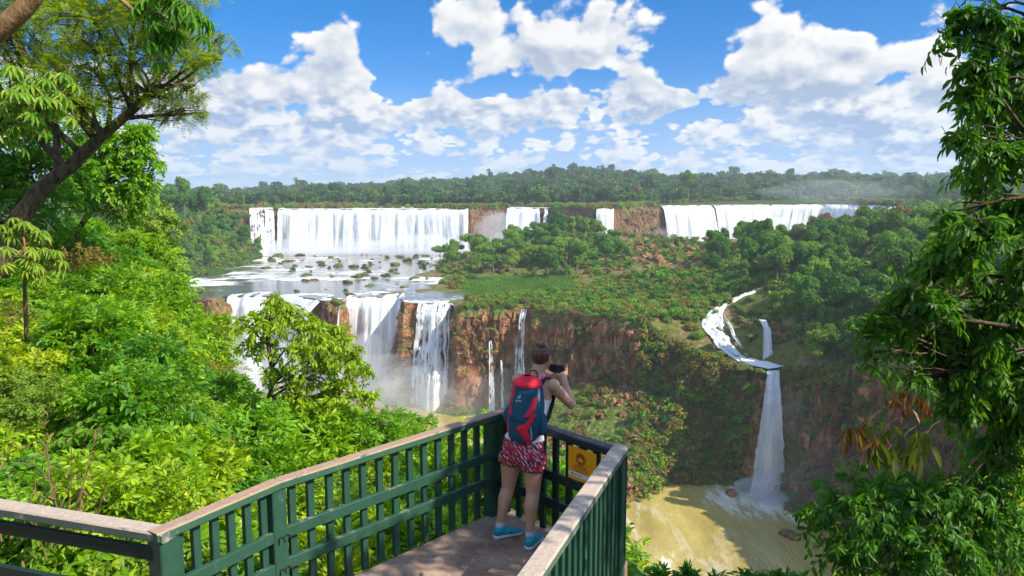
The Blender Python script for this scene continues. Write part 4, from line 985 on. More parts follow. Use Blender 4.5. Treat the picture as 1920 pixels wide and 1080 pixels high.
for q in range(48):
    a = STR[rnd.randrange(0, 17)]; x, y = a[0]+rnd.uniform(-7, 7), a[1]+rnd.uniform(-6, 6)
    if not off_stream(x, y, 4.2) or y < 214 or not (-5 < x-60 < 40): continue
    rock((x, y, float(land_z(x, y))+.3), rnd.uniform(1.0, 3.0), 'dark rock beside the stream above the column waterfall', 'rocks along the stream', rs=rnd)
for px, py, d, s in [(1392, 700, 216, 1.8), (1408, 704, 213.5, 1.5), (1422, 708, 211.5, 1.6), (1474, 704, 213, 1.8), (1486, 698, 216, 2.0), (1478, 688, 222, 1.6), (1462, 684, 226, 1.3), (1412, 684, 229, 1.5), (1426, 690, 224, .8), (1431, 712, 209.5, 1.0), (1468, 712, 209.5, 1.1)]:
    x, y, z = D(px, py, d); rock((x, y, 38.5), s, 'dark wet rock rimming the small pool at the top of the column waterfall', 'rocks round the stream pool', rs=rnd, sq=(1.1, 1, .8))
rock(D(1265, 465, 408), 5.0, 'largest rounded brown boulder at the foot of the broad right waterfall', None, rs=rnd, protos=SCREE)
rock(D(1127, 442, 500), 3.6, 'lone boulder at the foot of the short upper waterfall', None, rs=rnd, protos=SCREE)
# shore boulders under the scree
pts = []
for q in range(5500):
    i = rnd.randrange(lip_at(1030), lip_at(1430)); r = rnd.randrange(int(CLV.shape[1]*.5), CLV.shape[1]-4); p = CLV[i, r]
    if foot[i] < 9 or p[2] > tal[i]+1 or vnoise(np.array([p[0]*.09]), np.array([p[1]*.09]))[0] < -.1+.25*(p[2] > 9): continue
    pts.append((p[0], p[1], p[2]+.05))
pts = np.array(pts); s = rs.uniform(.25, 1.0, len(pts))**1.6*1.5+.25
stuff_instances('scree', [bpy.data.objects.new('scree_rock', m_) for m_ in SCREE], pts, np.stack([s*1.1, s, s*.8], 1), rs.uniform(-3, 3, (len(pts), 3)), 'reddish scree of broken rock under the lower cliff', 'scree')
k = 0
for q in range(1500):
    i = rnd.randrange(lip_at(1040), lip_at(1420)); r = rnd.randrange(int(CLV.shape[1]*.80), CLV.shape[1]); p = CLV[i, r]
    if p[2] < 4.2 or p[2] > 13 or rnd.random() < .25*(p[2] > 8): continue
    rock((p[0], p[1], p[2]+.1), rnd.uniform(.5, 1.9)*(1.2 if p[2] < 7 else .8), 'reddish boulder on the shore under the lower cliff', 'boulders along the shore', rs=rnd, protos=SCREE); k += 1
    if k > 95: break
rock(W(1478, 1003, 5.2), 2.9, 'single big brown boulder standing in the muddy river', None, rs=rnd, protos=SCREE, sq=(1.25, 1, .7))
rock(W(1372, 928, 5), 2.2, 'dark boulder at the water edge left of the column waterfall', None, rs=rnd, protos=SCREE)
# ------------------------------------------------------------------ air and spray
def volbox(name, x0, x1, y0, y1, z0, z1, dens, col, label):
    v = [(x, y, z) for z in (z0, z1) for x, y in ((x0, y0), (x1, y0), (x1, y1), (x0, y1))]
    me = bpy.data.meshes.new(name); me.from_pydata(v, [], [(3, 2, 1, 0), (4, 5, 6, 7), (0, 1, 5, 4), (1, 2, 6, 5), (2, 3, 7, 6), (3, 0, 4, 7)])
    m = bpy.data.materials.new(name); m.use_nodes = True; nt = m.node_tree; nt.nodes.remove(nt.nodes['Principled BSDF'])
    p = nt.nodes.new('ShaderNodeVolumePrincipled'); p.inputs['Color'].default_value = (*col, 1); p.inputs['Density'].default_value = dens; p.inputs['Anisotropy'].default_value = .2
    nt.links.new(p.outputs[0], nt.nodes['Material Output'].inputs['Volume'])
    return tag(add(name, me, m), label, 'haze', kind='stuff')
volbox('haze', -9500, 9500, -60, 9500, -60, 230, .00016, (.80, .90, 1.0), 'thin bluish haze in the air over the falls and the forest')
def mistmat(dens, col=(.95, .97, 1.0)):
    m = bpy.data.materials.new('spray'); m.use_nodes = True; nt = m.node_tree; nt.nodes.remove(nt.nodes['Principled BSDF'])
    p = nt.nodes.new('ShaderNodeVolumePrincipled'); p.inputs['Color'].default_value = (*col, 1); p.inputs['Density'].default_value = dens
    nt.links.new(p.outputs[0], nt.nodes['Material Output'].inputs['Volume']); return m
def mist(c, r, dens, label, seed=0, amp=.35):
    import bmesh
    bm = bmesh.new(); bmesh.ops.create_icosphere(bm, subdivisions=4, radius=1); co = np.array([v.co[:] for v in bm.verts]); f = np.array([[v.index for v in fc.verts] for fc in bm.faces]); bm.free()
    k = 1+amp*fbm(co[:, 0]*1.7+seed, co[:, 1]*1.7, co[:, 2]*1.7, 3)
    me = mesh_np('mist', co*k[:, None]*np.array(r), f, True); o = add('mist', me, mistmat(dens)); o.location = c
    return tag(o, label, 'spray', kind='stuff')
def upt(px, out, z):
    i = up_at(px); return (UPL[i, 0]+outu[i, 0]*out, UPL[i, 1]+outu[i, 1]*out, z)
mist(upt(640, 16, 47), (62, 18, 9), .028, 'white spray at the foot of the left half of the widest curtain', 1, .5)
mist(upt(800, 18, 48), (52, 20, 12), .028, 'white spray at the foot of the right half of the widest curtain', 2)
mist(upt(700, 22, 45), (95, 16, 6), .05, 'dense low foam cloud along the foot of the widest curtain', 3)
mist(upt(490, 12, 46), (16, 10, 6), .02, 'thin spray below the thin torn waterfall', 4)
mist(upt(925, 22, 54), (32, 24, 19), .018, 'drifting mist in the recess between the widest curtain and the bluish fall', 5)
mist(upt(990, 34, 50), (30, 24, 11), .016, 'mist drifting over the treetops below the bluish fall', 6)
mist(upt(1260, 14, 50), (40, 18, 9), .02, 'spray at the foot of the broad right waterfall', 7)
mist(upt(1400, 14, 58), (60, 22, 10), .015, 'spray at the foot of the many stranded waterfall', 8)
mist((330, 740, 93), (80, 40, 13), .0022, 'tall spray cloud rising over the far right falls', 9)
0 and mist((225, 735, 80), (60, 30, 9), .003, 'thin spray rising over the right upper falls', 10)
def lpt(px, out, z):
    i = lip_at(px); return (LIPZ[i, 0]+outn[i, 0]*out, LIPZ[i, 1]+outn[i, 1]*out, z)
mist(lpt(690, 20, 12), (36, 20, 19), .035, 'spray boiling up at the foot of the large lower waterfall', 11)
mist(lpt(450, 20, 14), (34, 20, 18), .028, 'spray at the foot of the left lower waterfall', 12)
mist(lpt(810, 16, 10), (26, 14, 14), .026, 'spray at the foot of the torn veil waterfall', 13)
mist(lpt(960, 14, 12), (26, 12, 12), .008, 'thin mist along the wet cliff behind the backpacker', 14)
mist((72, 200, 6), (9, 7, 4.0), .10, 'spray where the tall column waterfall hits the river', 15)
mist((72, 198, 5), (6.5, 5, 2.6), .35, 'white splash at the very foot of the tall column waterfall', 18)
mist((96, 190, 22), (26, 16, 20), .006, 'thin shaded mist in front of the dark gorge wall', 16)
# ------------------------------------------------------------------ viewing deck and railings
DZ = 87.10; RT = 88.05
def paintmat(name, green, wood, wear, topwear=.35, sc=9):
    m, b, p = new_mat(name, .62, .35)
    P = b.pos(); g = V(b, b.node('ShaderNodeNewGeometry').outputs['Normal']); gz = b.sep(g)[2]
    n = b.noise(P, sc, 6, .65); st = b.noise(b.scale(P, (1.0, 1.0, .35)), sc*5, 3, .6)
    grain = b.noise(b.vadd(b.scale(P, (6, 6, 26)), b.scale(b.noise(P, 3, 2, .5, out='Color'), (2, 2, 2))), 6, 4, .6)
    wr = b.step(n*.6+st*.25+gz*topwear*.5, .60-wear, .68-wear)
    wd = b.ramp(grain, [(.3, tuple(.66*x for x in wood)), (.7, wood)])
    gr = b.mix(n, tuple(.6*x for x in green), tuple(1.25*x for x in green))
    b.put(p.inputs['Base Color'], b.mix(wr, gr, wd)); b.put(p.inputs['Roughness'], wr*.25+.5)
    b.put(p.inputs['Normal'], b.bump(grain*.4+wr*.3+n*.3, .35, .01)); return m
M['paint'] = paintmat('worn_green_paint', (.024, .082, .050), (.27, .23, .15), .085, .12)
M['paint_shaded'] = paintmat('shaded_green_paint', (.010, .030, .022), (.06, .055, .045), -.03, .1)  # green paint with the shade of these rails put into its colour
M['handrail'] = paintmat('worn_handrail_wood', (.045, .12, .07), (.40, .27, .18), .13, .5, 5)
M['handrail_grey'] = paintmat('grey_weathered_handrail', (.12, .16, .13), (.50, .40, .31), .14, .5, 5)
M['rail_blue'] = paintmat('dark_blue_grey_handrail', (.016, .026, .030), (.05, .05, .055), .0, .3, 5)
m, b, p = new_mat('trodden_concrete', .85, .25)
P_ = b.pos(); n = b.noise(P_, 2.2, 7, .65); n2 = b.noise(P_, 26, 4, .6)
b.put(p.inputs['Base Color'], b.ramp(n*.7+n2*.3, [(.32, (.15, .095, .065)), (.5, (.30, .20, .14)), (.68, (.46, .34, .25))]))
b.put(p.inputs['Normal'], b.bump(n2*.5+n*.5, .4, .012)); M['deck'] = m
def bolt_metal():
    m, b, p = new_mat('bolt_metal', .4, .5); p.inputs['Base Color'].default_value = (.10, .10, .10, 1); p.inputs['Metallic'].default_value = .7; return m
M['bolt'] = bolt_metal()
def rp(px, py): return Vector(W(px, py, RT-.03))
rB, rC, rE, rG, rH = rp(303, 1000), rp(518, 908), rp(937, 776), rp(1160, 848), rp(1000, 1078)
rA = rp(0, 950); rA = rB+(rA-rB)*2.6; rH2 = rG+(rH-rG)*1.9
dk = [rA, rB, rC, rE, rG, rH2, Vector((-.9, 1.0, 0)), Vector((-5.5, 2.0, 0))]
import bmesh
bm = bmesh.new(); cen = sum((Vector((v.x, v.y, 0)) for v in dk), Vector())/len(dk)
vs_ = [bm.verts.new((v.x+(v.x-cen.x)*.035, v.y+(v.y-cen.y)*.035, DZ)) for v in dk]; fc = bm.faces.new(vs_[::-1])
if fc.normal.z < 0: fc.normal_flip()
ex = bmesh.ops.extrude_face_region(bm, geom=[fc])
for v in [x for x in ex['geom'] if isinstance(x, bmesh.types.BMVert)]: v.co.z -= .16
bmesh.ops.recalc_face_normals(bm, faces=bm.faces[:])
me = bpy.data.meshes.new('path'); bm.to_mesh(me); bm.free(); add('path', me, M['deck'])['kind'] = 'structure'
def run(name, label, a, b_, hr, body, inward, posts=(), rails=(-.33, -.56), balu=True, sp=.142, rail_w=.04, hw=.104, skip=(), ext=(.0, .0), zoff=0.0, base=.0, bow=False):
    e = empty(name, ((a.x+b_.x)/2, (a.y+b_.y)/2, DZ)); tag(e, label, 'railing', 'railings of the viewing deck')
    mi = e.matrix_world.inverted() if False else Matrix.Translation(-Vector(e.location))
    d = (b_-a); d.z = 0; Ln = d.length; d.normalize(); nrm = Vector((-d.y, d.x, 0)); nrm *= (1 if nrm.dot(inward) > 0 else -1)
    def bar(nm, p, q, w_, h_, mat, e_=0., bev=.003, up=(0, 0, 1)):
        v, f = box_between(p, q, w_, h_, bev, up, e_); mb = MB(); mb.put(v-np.array(e.location), f); return mb.build(nm, mat, e)
    bar('handrail', a-d*ext[0]+Vector((0, 0, zoff)), b_+d*ext[1]+Vector((0, 0, zoff)), hw, .062, hr, 0, .010)
    for r in rails:
        off = nrm*.022
        bar('rail', a+off+Vector((0, 0, r-.02)), b_+off+Vector((0, 0, r-.02)), rail_w, .078, body)
    if balu:
        n = int(Ln/sp); st = (Ln-(n-1)*sp)/2
        for i in range(n):
            if i in skip: continue
            c = a+d*(st+i*sp)-nrm*.022; top = Vector((c.x, c.y, RT-.062)); bot = Vector((c.x, c.y, DZ+.02+base))
            jx = Vector((random.Random(i).uniform(-.004, .004), 0, 0))
            v, f = box_between(bot, top+jx, .052, .038, .003, tuple(nrm)); mb = MB(); mb.put(v-np.array(e.location), f); mb.build('baluster', body, e)
    for q, w_, mt in posts:
        c = a+d*(q*Ln)-nrm*.01; v, f = box_between((c.x, c.y, DZ-.25), (c.x, c.y, RT-.064), w_, w_, .008, tuple(nrm)); mb = MB(); mb.put(v-np.array(e.location), f)
        po = mb.build('post', mt, e)
        for r in rails:
            for s_ in (-.02, .03):
                c2 = c+nrm*(w_/2-.0)+d*s_+nrm*.012; v, f = tube([c2+Vector((0, 0, r-.02))-nrm*.02-Vector(e.location)+nrm*.03, c2+Vector((0, 0, r-.02))-Vector(e.location)+nrm*.018+nrm*.03], .009, 8); mb = MB(); mb.put(v, f); mb.build('bolt', M['bolt'], po)
    return e
inn = Vector((-.4, 3.5, 0))
def inw(a, b_): return (inn-(a+b_)/2).normalized()
run('wooden_railing', 'low purplish brown railing with two long boards at the lower left edge', rB, rA, M['handrail_grey'], M['paint_shaded'], inw(rA, rB), rails=(-.10, -.40), balu=False, ext=(.055, 0), hw=.12, zoff=-.005)
run('wooden_railing', 'short green slatted railing section between the corner post and the crusted post', rB, rC, M['handrail'], M['paint'], inw(rB, rC), [(0.02, .13, M['paint']), (.98, .12, M['paint'])], ext=(.06, .01), sp=.128)
run('wooden_railing', 'long green slatted railing section leading up to the backpacker', rC, rE, M['handrail'], M['paint'], inw(rC, rE), [(.955, .11, M['paint']), (1.03, .10, M['paint'])], ext=(-.012, .10), sp=.152)
run('wooden_railing', 'green back railing coloured dark for its shade, carrying the yellow sign', rE, rG, M['rail_blue'], M['paint_shaded'], inw(rE, rG), [(.99, .11, M['paint_shaded'])], ext=(.02, .02), sp=.15, rails=(-.36, -.60), zoff=-.006)  # whole run coloured darker, standing in for its shaded side
run('wooden_railing', 'railing with sunlit grey wooden handrail seen from outside at the lower right', rG, rH2, M['handrail_grey'], M['paint'], inw(rG, rH2), [(.03, .12, M['paint'])], ext=(.09, 0), sp=.125, hw=.125, zoff=.004)
# ------------------------------------------------------------------ the yellow sign on the back railing
def flat(name, pts2, org, ux_, uz_, off, mat, parent, th=.004):
    nn = ux_.cross(uz_).normalized(); n = len(pts2); v = []
    for k in (0, th):
        for x, z in pts2: v.append(org+ux_*x+uz_*z+nn*(off+k))
    f = [tuple(range(n)), tuple(range(2*n-1, n-1, -1))]+[(i, (i+1) % n, n+(i+1) % n, n+i) for i in range(n)]
    me = bpy.data.meshes.new(name); me.from_pydata([tuple(x) for x in v], [], f)
    bm = bmesh.new(); bm.from_mesh(me); bmesh.ops.recalc_face_normals(bm, faces=bm.faces[:]); bm.to_mesh(me); bm.free()
    return add(name, me, mat, parent)
def plain(name, col, rough=.5, spec=.3, bump=None):
    m, b, p = new_mat(name, rough, spec); n = b.noise(b.pos(), bump or 30, 4, .6)
    b.put(p.inputs['Base Color'], b.mix(n, tuple(.82*x for x in col), tuple(min(1, 1.12*x) for x in col))); return m
dEG = (rG-rE).normalized(); dEG.z = 0; dEG.normalize()
nEG = Vector((-dEG.y, dEG.x, 0)); nEG *= (1 if nEG.dot(inw(rE, rG)) > 0 else -1)
ux_ = dEG if dEG.cross(Vector((0, 0, 1))).dot(nEG) > 0 else -dEG
s0 = rE.lerp(rG, .655); org = Vector((s0.x, s0.y, RT-.35))+nEG*.052
sg = empty('warning_sign', org); tag(sg, 'yellow warning sign with dark red round emblem fixed to the dark back railing', 'sign')
Y_, R2, Wt = plain('sign_yellow', (.85, .36, .010), .35), plain('sign_dark_red', (.22, .035, .01)), plain('sign_white', (.7, .7, .68))
Z0 = Vector((0, 0, 0)); UZ = Vector((0, 0, 1)); sw, sh = .33, .30
flat('board', [(0, 0), (sw, 0), (sw, sh), (0, sh)], Z0, ux_, UZ, 0, Y_, sg, .005)
sg.scale = (.9, .9, .9)
flat('strip', [(.004, .030), (sw-.004, .030), (sw-.004, .072), (.004, .072)], Z0, ux_, UZ, .0055, Wt, sg, .001)
cx, cz = .150, .205
circ = lambda r, n=28, x0=cx, z0=cz: [(x0+r*math.cos(a), z0+r*math.sin(a)) for a in np.linspace(0, 2*PI, n, endpoint=False)]
em = flat('emblem', circ(.058), Z0, ux_, UZ, .0055, R2, sg, .001)
flat('emblem_ring', circ(.050), Z0, ux_, UZ, .0068, Y_, em, .0004); flat('emblem_disc', circ(.046), Z0, ux_, UZ, .0075, R2, em, .0004)
flat('pictogram', [(cx-.030, cz-.026), (cx+.030, cz-.026), (cx+.033, cz+.004), (cx+.020, cz+.010), (cx+.012, cz+.004), (cx+.006, cz+.012), (cx+.004, cz+.030), (cx-.006, cz+.030), (cx-.008, cz+.010), (cx-.016, cz+.004), (cx-.026, cz+.012), (cx-.034, cz+.002)], Z0, ux_, UZ, .0082, Y_, em, .0004)
tmb = MB(); rs = np.random.RandomState(4)
for zz, a0_, a1_, hh in [(.137, .085, .215, .0065), (.119, .060, .240, .0065), (.103, .070, .230, .004), (.092, .058, .242, .004), (.081, .090, .210, .004)]:
    x = a0_
    while x < a1_:
        wl = rs.uniform(.012, .03); q = [(x, zz), (min(x+wl, a1_), zz), (min(x+wl, a1_), zz+hh), (x, zz+hh)]
        v = [ux_*a+UZ*c+nEG*.0068 for a, c in q]; tmb.put([tuple(z) for z in v], np.array([[0, 1, 2, 3]])); x += wl+.005
v = [ux_*a+UZ*c+nEG*.0072 for a, c in [(.045, .042), (.057, .042), (.062, .058), (.050, .064), (.042, .055)]]; tmb.put([tuple(z) for z in v], np.array([[0, 1, 2, 3, 4]]))
for q in range(7):
    v = [ux_*a+UZ*c+nEG*.0072 for a, c in [(.070+q*.013, .047), (.079+q*.013, .047), (.079+q*.013, .055), (.070+q*.013, .055)]]; tmb.put([tuple(z) for z in v], np.array([[0, 1, 2, 3]]))
tmb.build('lettering', plain('sign_ink', (.10, .03, .01)), sg)
# ------------------------------------------------------------------ foliage around the deck
rs = np.random.RandomState(21)
def plant(name, label, cat, lobes, leaf, ntw, m, L, Wd, twL, seed, trunk=None, r0=.05, r1=.02, bark='bark', part='crown', sub=1, stem=True, group=None, **k):
    """lobes in world metres; the thing's Empty stands at the foot of the trunk"""
    r = np.random.RandomState(seed); base = np.array(trunk[0] if trunk else np.mean([l[:3] for l in lobes], 0)); e = empty(name, base); tag(e, label, cat, group)
    v, q, P0, pts = twigs(r, lobes, ntw, m, L, Wd, twL, **k)
    add(part, mesh_np(part, v-base, q), LM[leaf], e)
    if trunk:
        mb = limb_mesh(r, [np.array(t)-base for t in trunk], r0, r1, [tuple(np.array(l[:3])-base)+tuple(l[3:]) for l in lobes], None, 9, sub, .4)
        mb.build('trunk' if part == 'crown' else 'stem', M[bark], e, True)
    if stem:
        v, q = twig_stems(P0-base, pts-base, .0035, 1); add('twigs', mesh_np('twigs', v, q), M['twig'], e)
    return e
def lob(px, py, d, r, ry=None, rz=None):
    """lobe centred in column px, row py at distance d; r in pixels of the photograph"""
    x, y, z = D(px, py, d); R = r*d/FOC; return (x, y, z, R, (ry or r)*d/FOC, (rz or r)*d/FOC)
# the canopy surface of the shrubs on the slope
SIL = np.array([(-300, 390), (120, 400), (200, 410), (270, 450), (310, 540), (345, 590), (400, 650), (450, 700), (520, 745), (620, 790), (700, 770), (830, 795), (930, 830), (1060, 880), (1200, 960)], float)
RL = np.array([(-300, 960), (0, 1000), (300, 1050), (515, 1040), (930, 1000), (1060, 1010), (1200, 1100)], float)
DN = np.array([(-300, 5.6), (0, 5.2), (300, 4.6), (515, 5.4), (930, 7.3), (1060, 6.9), (1200, 6.5)], float)
DM = np.array([(-300, 26), (0, 26), (300, 24), (400, 20), (520, 15), (700, 12.5), (930, 10.5), (1200, 9)], float)
def canopy(px, d):
    ys, yr, dn, dm = [np.interp(px, T[:, 0], T[:, 1]) for T in (SIL, RL, DN, DM)]
    t = (1/d-1/dm)/(1/dn-1/dm); return D(px, ys+(yr-ys)*t, d)
# reusable shrubs
SP = []
def shrub_proto(seed, leaf, L, Wd, R=1., ntw=330, m=9, droop=.3, name='leafy_shrub', hgt=1.):
    r = np.random.RandomState(seed); lobes = [(r.normal()*.35*R, r.normal()*.35*R, R*(.55+.5*r.rand())*hgt-.6, R*r.uniform(.35, .6), R*r.uniform(.35, .6), R*r.uniform(.3, .5)) for _ in range(6)]
    e = bpy.data.objects.new(name, None); v, q, P0, pts = twigs(r, lobes, ntw, m, L, Wd, .34*R, droop=droop, upb=.6, grow=(0, 0, .25))
    a = add('foliage', mesh_np('foliage', v, q), LM[leaf], None, False); a.parent = e
    v, q = twig_stems(P0, pts, .0035, 2); mb = MB(); mb.put(v, q)
    for l in lobes:
        v, f = tube(bez([(r.normal()*.08, r.normal()*.08, -1.7), (l[0]*.6, l[1]*.6, l[2]*.2-.6), l[:3]], 8), np.linspace(.02, .007, 8)[:len(bez([(0, 0, 0), (0, 0, 1), (0, 0, 2)], 8))], 5, False); mb.put(v, f)
    s = add('stem', mb.mesh('stem', True), M['twig'], None, False); s.parent = e; PK[e.name] = [a, s]; return e
SPk = {'big': [shrub_proto(400, 'bright', .135, .062), shrub_proto(401, 'bright', .12, .05, droop=.5), shrub_proto(402, 'bright2', .12, .055), shrub_proto(403, 'leafy', .16, .075, droop=.6, ntw=230, m=7)],
       'fine': [shrub_proto(410, 'bright', .085, .036, 1.0, 430, 11), shrub_proto(411, 'bright2', .08, .034, 1.0, 430, 11), shrub_proto(414, 'mid', .06, .026, 1.0, 430, 12), shrub_proto(415, 'olive', .07, .022, 1.0, 260, 11), shrub_proto(412, 'leafy', .095, .045, 1.0, 400, 10), shrub_proto(413, 'leafy', .09, .036, 1.0, 430, 11)],
       'tall': [shrub_proto(420, 'bright', .11, .045, 1.1, 380, 10, hgt=1.7), shrub_proto(421, 'leafy', .12, .05, 1.1, 360, 10, hgt=1.6)]}
def shrub(kind, px, d, s, label, group, dz=0., i=None, xyz=None):
    x, y, z = xyz or canopy(px, d); o = rnd.choice(SPk[kind]) if i is None else SPk[kind][i]
    top = .85 if kind != 'tall' else 1.35
    return place(o, (x, y, z-top*s+dz), rnd.uniform(0, 6.28), s, label, 'shrub', group)
cnt = 0
d = 5.3
while d < 25:
    dx = .62 if d < 9 else .8 if d < 14 else 1.15
    x = -14.0
    while x < 4:
        px = 960+FOC*(x+rnd.uniform(-.2, .2))/d; x += dx*(1 if d < 14 else 1.2)
        dn, dm = np.interp(px, DN[:, 0], DN[:, 1]), np.interp(px, DM[:, 0], DM[:, 1])
        if px < -130 or px > 1045 or d < dn+.35 or d > dm or (452 < px < 540 and d < 10.6 and d > 6.4): continue
        kd = 'big' if (d < 8 and rnd.random() < .75) else rnd.choice(['fine', 'fine', 'tall', 'big'])
        lab, grp = (('broad leafed bright shrub pressing against the outside of the railing', 'shrubs behind the railing') if d < 8 else ('bright green shrub on the slope between the railing and the trees', 'shrubs on the near slope') if d < 14 else ('finely leafed green shrub high on the left slope', 'shrubs on the upper slope'))
        s = rnd.uniform(.55, .85)*(1 if d < 9 else 1.25 if d < 14 else 1.7)
        shrub(kd, px, d, s, lab, grp, dz=rnd.uniform(-.25, .12)*s); cnt += 1
    d *= 1.115
print('near shrubs', cnt)
# low leaf mass that closes the slope under the shrubs
pts = []
for q in range(900):
    px = rnd.uniform(-150, 1090); dn, dm = np.interp(px, DN[:, 0], DN[:, 1]), np.interp(px, DM[:, 0], DM[:, 1]); d = dn+.2+(dm-dn)*rnd.random()**1.6; x, y, z = canopy(px, d); pts.append((x, y, z-.75-.25*rnd.random()-.02*d))
pts = np.array(pts); s = rs.uniform(.5, .9, len(pts))*(1+.04*pts[:, 1])
gf = [add('leaf_mass', mesh_np('leaf_mass', *twigs(np.random.RandomState(430+i), [(0, 0, .1, .8, .8, .35)], 170, 8, .11, .05, .3, upb=1.)[:2]), LM[['bright', 'leafy', 'leafy'][i]], None, False) for i in range(3)]
stuff_instances('slope_undergrowth', gf, pts, np.stack([s, s, s], 1), np.stack([s*0, s*0, rs.rand(len(s))*6.28], 1), 'tangled low leaves under the bright shrubs of the near slope', 'undergrowth')
# bush tops just above the railing
for px, py, d, s, i in [(668, 775, 11, .75, 0), (720, 765, 11.5, .7, 2), (768, 775, 11, .6, 0), (818, 790, 10, .45, 1), (628, 760, 12, .8, 1), (585, 745, 12.5, .8, 0), (900, 828, 8.6, .32, 0)]:
    shrub('fine', px, d, s, {900: 'tiny bright shrub top beside the left hip of the backpacker', 818: 'small pointed shrub top above the railing at its far end'}.get(px, 'bright bush top showing just above the handrail'), None if px in (900, 818) else 'bush tops above the handrail', xyz=D(px, py, d), i=i)
# young tree in front of the large lower waterfall
dS = 11.
tr = [D(472, 930, dS), D(474, 880, dS), D(484, 820, dS), D(492, 775, dS), D(508, 735, dS), D(510, 690, dS), D(503, 640, dS), D(510, 590, dS)]
lo = [lob(500, 700, dS-.2, 22), lob(540, 700, dS, 24), lob(470, 650, dS, 20), lob(508, 585, dS, 34, None, 30), lob(545, 600, dS+.3, 42), lob(480, 608, dS-.2, 30), lob(590, 632, dS, 44), lob(628, 640, dS+.4, 36), lob(655, 668, dS, 32), lob(682, 700, dS+.2, 20), lob(505, 650, dS, 26), lob(560, 660, dS-.4, 30), lob(600, 700, dS+.3, 34), lob(640, 735, dS, 34), lob(565, 735, dS, 34), lob(520, 560, dS, 20), lob(452, 600, dS, 14), lob(690, 745, dS, 22), lob(620, 780, dS, 34), lob(520, 800, dS, 30), lob(560, 850, dS, 36)]
plant('young_tree', 'slender young tree with thin curved trunk in front of the lower waterfalls', 'tree', lo, 'bright', 660, 11, .088, .034, .32, 31, tr, .055, .03, sub=2, droop=.45, ldroop=.35)
# leaning tree with feathery leaves, upper left
dL = 15.
tr = [D(-10, 520, dL), D(18, 440, dL), D(55, 385, dL), D(95, 340, dL), D(140, 305, dL), D(180, 265, dL), D(215, 235, dL), D(262, 195, dL), D(300, 160, dL)]
lo = []
for px, py, dd, r, rz in [(60, 70, 1, 70, 55), (130, 45, -1, 75, 50), (210, 40, .5, 75, 45), (290, 30, -.8, 70, 42), (350, 55, .6, 55, 35), (405, 75, 0, 40, 22), (380, 110, -.6, 42, 22), (320, 120, 1.2, 60, 35), (245, 110, -.4, 70, 45), (165, 120, 1.4, 75, 45), (95, 140, -.8, 70, 40), (300, 185, .2, 45, 25), (350, 175, .9, 38, 18), (232, 180, 1, 50, 30), (150, 190, -1, 50, 32), (380, 212, 0, 14, 7), (330, 215, .5, 34, 14), (20, 20, .6, 60, 40), (-40, 80, 0, 80, 60), (60, 190, .3, 45, 30), (-60, 0, 0, 90, 60), (150, -20, 0, 120, 50), (300, -30, 0, 90, 40)]:
    lo.append(lob(px, py, dL+dd, r, r*1.3, rz))
plant('leaning_tree', 'leaning tree with dark forked limbs and feathery foliage against the sky at upper left', 'tree', lo, 'feather', 3900, 22, .080, .021, .40, 32, tr, .215, .06, 'bark', sub=3, droop=.35, planar=.9, style='diamond', ang=68, jit=.08, ldroop=.05, end=False, upb=.2)
# broadleaf trees behind and below it
plant('broadleaf_tree', 'round bright broadleaf tree under the leaning trunk at the edge of the sky', 'tree', [lob(px, py, d, r) for px, py, d, r in [(235, 270, 20, 45), (270, 300, 20, 30), (262, 345, 20, 34), (215, 330, 20, 50), (180, 280, 20.5, 45), (230, 380, 20, 36), (165, 350, 20.5, 45), (265, 255, 20, 28)]], 'bright', 800, 10, .15, .062, .4, 33, [D(120, 560, 21), D(140, 450, 21), D(180, 380, 21), D(215, 320, 20)], .12, .04, droop=.4)
plant('broadleaf_tree', 'dark green broadleaf tree behind the leaning trunk at the far left', 'tree', [lob(px, py, d, r) for px, py, d, r in [(20, 260, 18, 70), (90, 250, 18.5, 60), (60, 330, 18, 60), (-30, 330, 18, 80), (130, 320, 19, 50), (110, 390, 18, 55), (10, 400, 17.5, 70), (70, 200, 19, 45), (150, 230, 19.5, 45), (-20, 190, 18, 50)]], 'leafy', 1000, 10, .15, .06, .42, 34, [D(-60, 620, 18), D(-40, 500, 18), D(0, 380, 18), D(40, 300, 18)], .14, .05, droop=.4)
plant('round_tree', 'round tree with yellowish top beyond the near shrubs, left of the river', 'tree', [lob(px, py, d, r) for px, py, d, r in [(285, 405, 32, 36), (255, 430, 32, 36), (310, 425, 31, 30), (280, 460, 32, 46), (240, 470, 32, 40), (310, 480, 31.5, 36), (270, 510, 32, 50), (320, 520, 31, 30)]], 'mid', 900, 10, .17, .08, .5, 35, [D(280, 700, 32), D(280, 600, 32), D(275, 500, 32)], .16, .06, droop=.3)
plant('round_tree', 'dark bushy tree between the near shrubs and the grey river', 'tree', [lob(px, py, d, r) for px, py, d, r in [(320, 560, 24, 28), (290, 540, 24, 40), (250, 560, 24, 50), (340, 600, 24, 30), (300, 610, 24, 50), (370, 640, 23, 30), (200, 540, 25, 50)]], 'leafy', 700, 10, .13, .055, .4, 36, [D(300, 800, 24), D(300, 700, 24), D(300, 600, 24)], .10, .04, droop=.35)
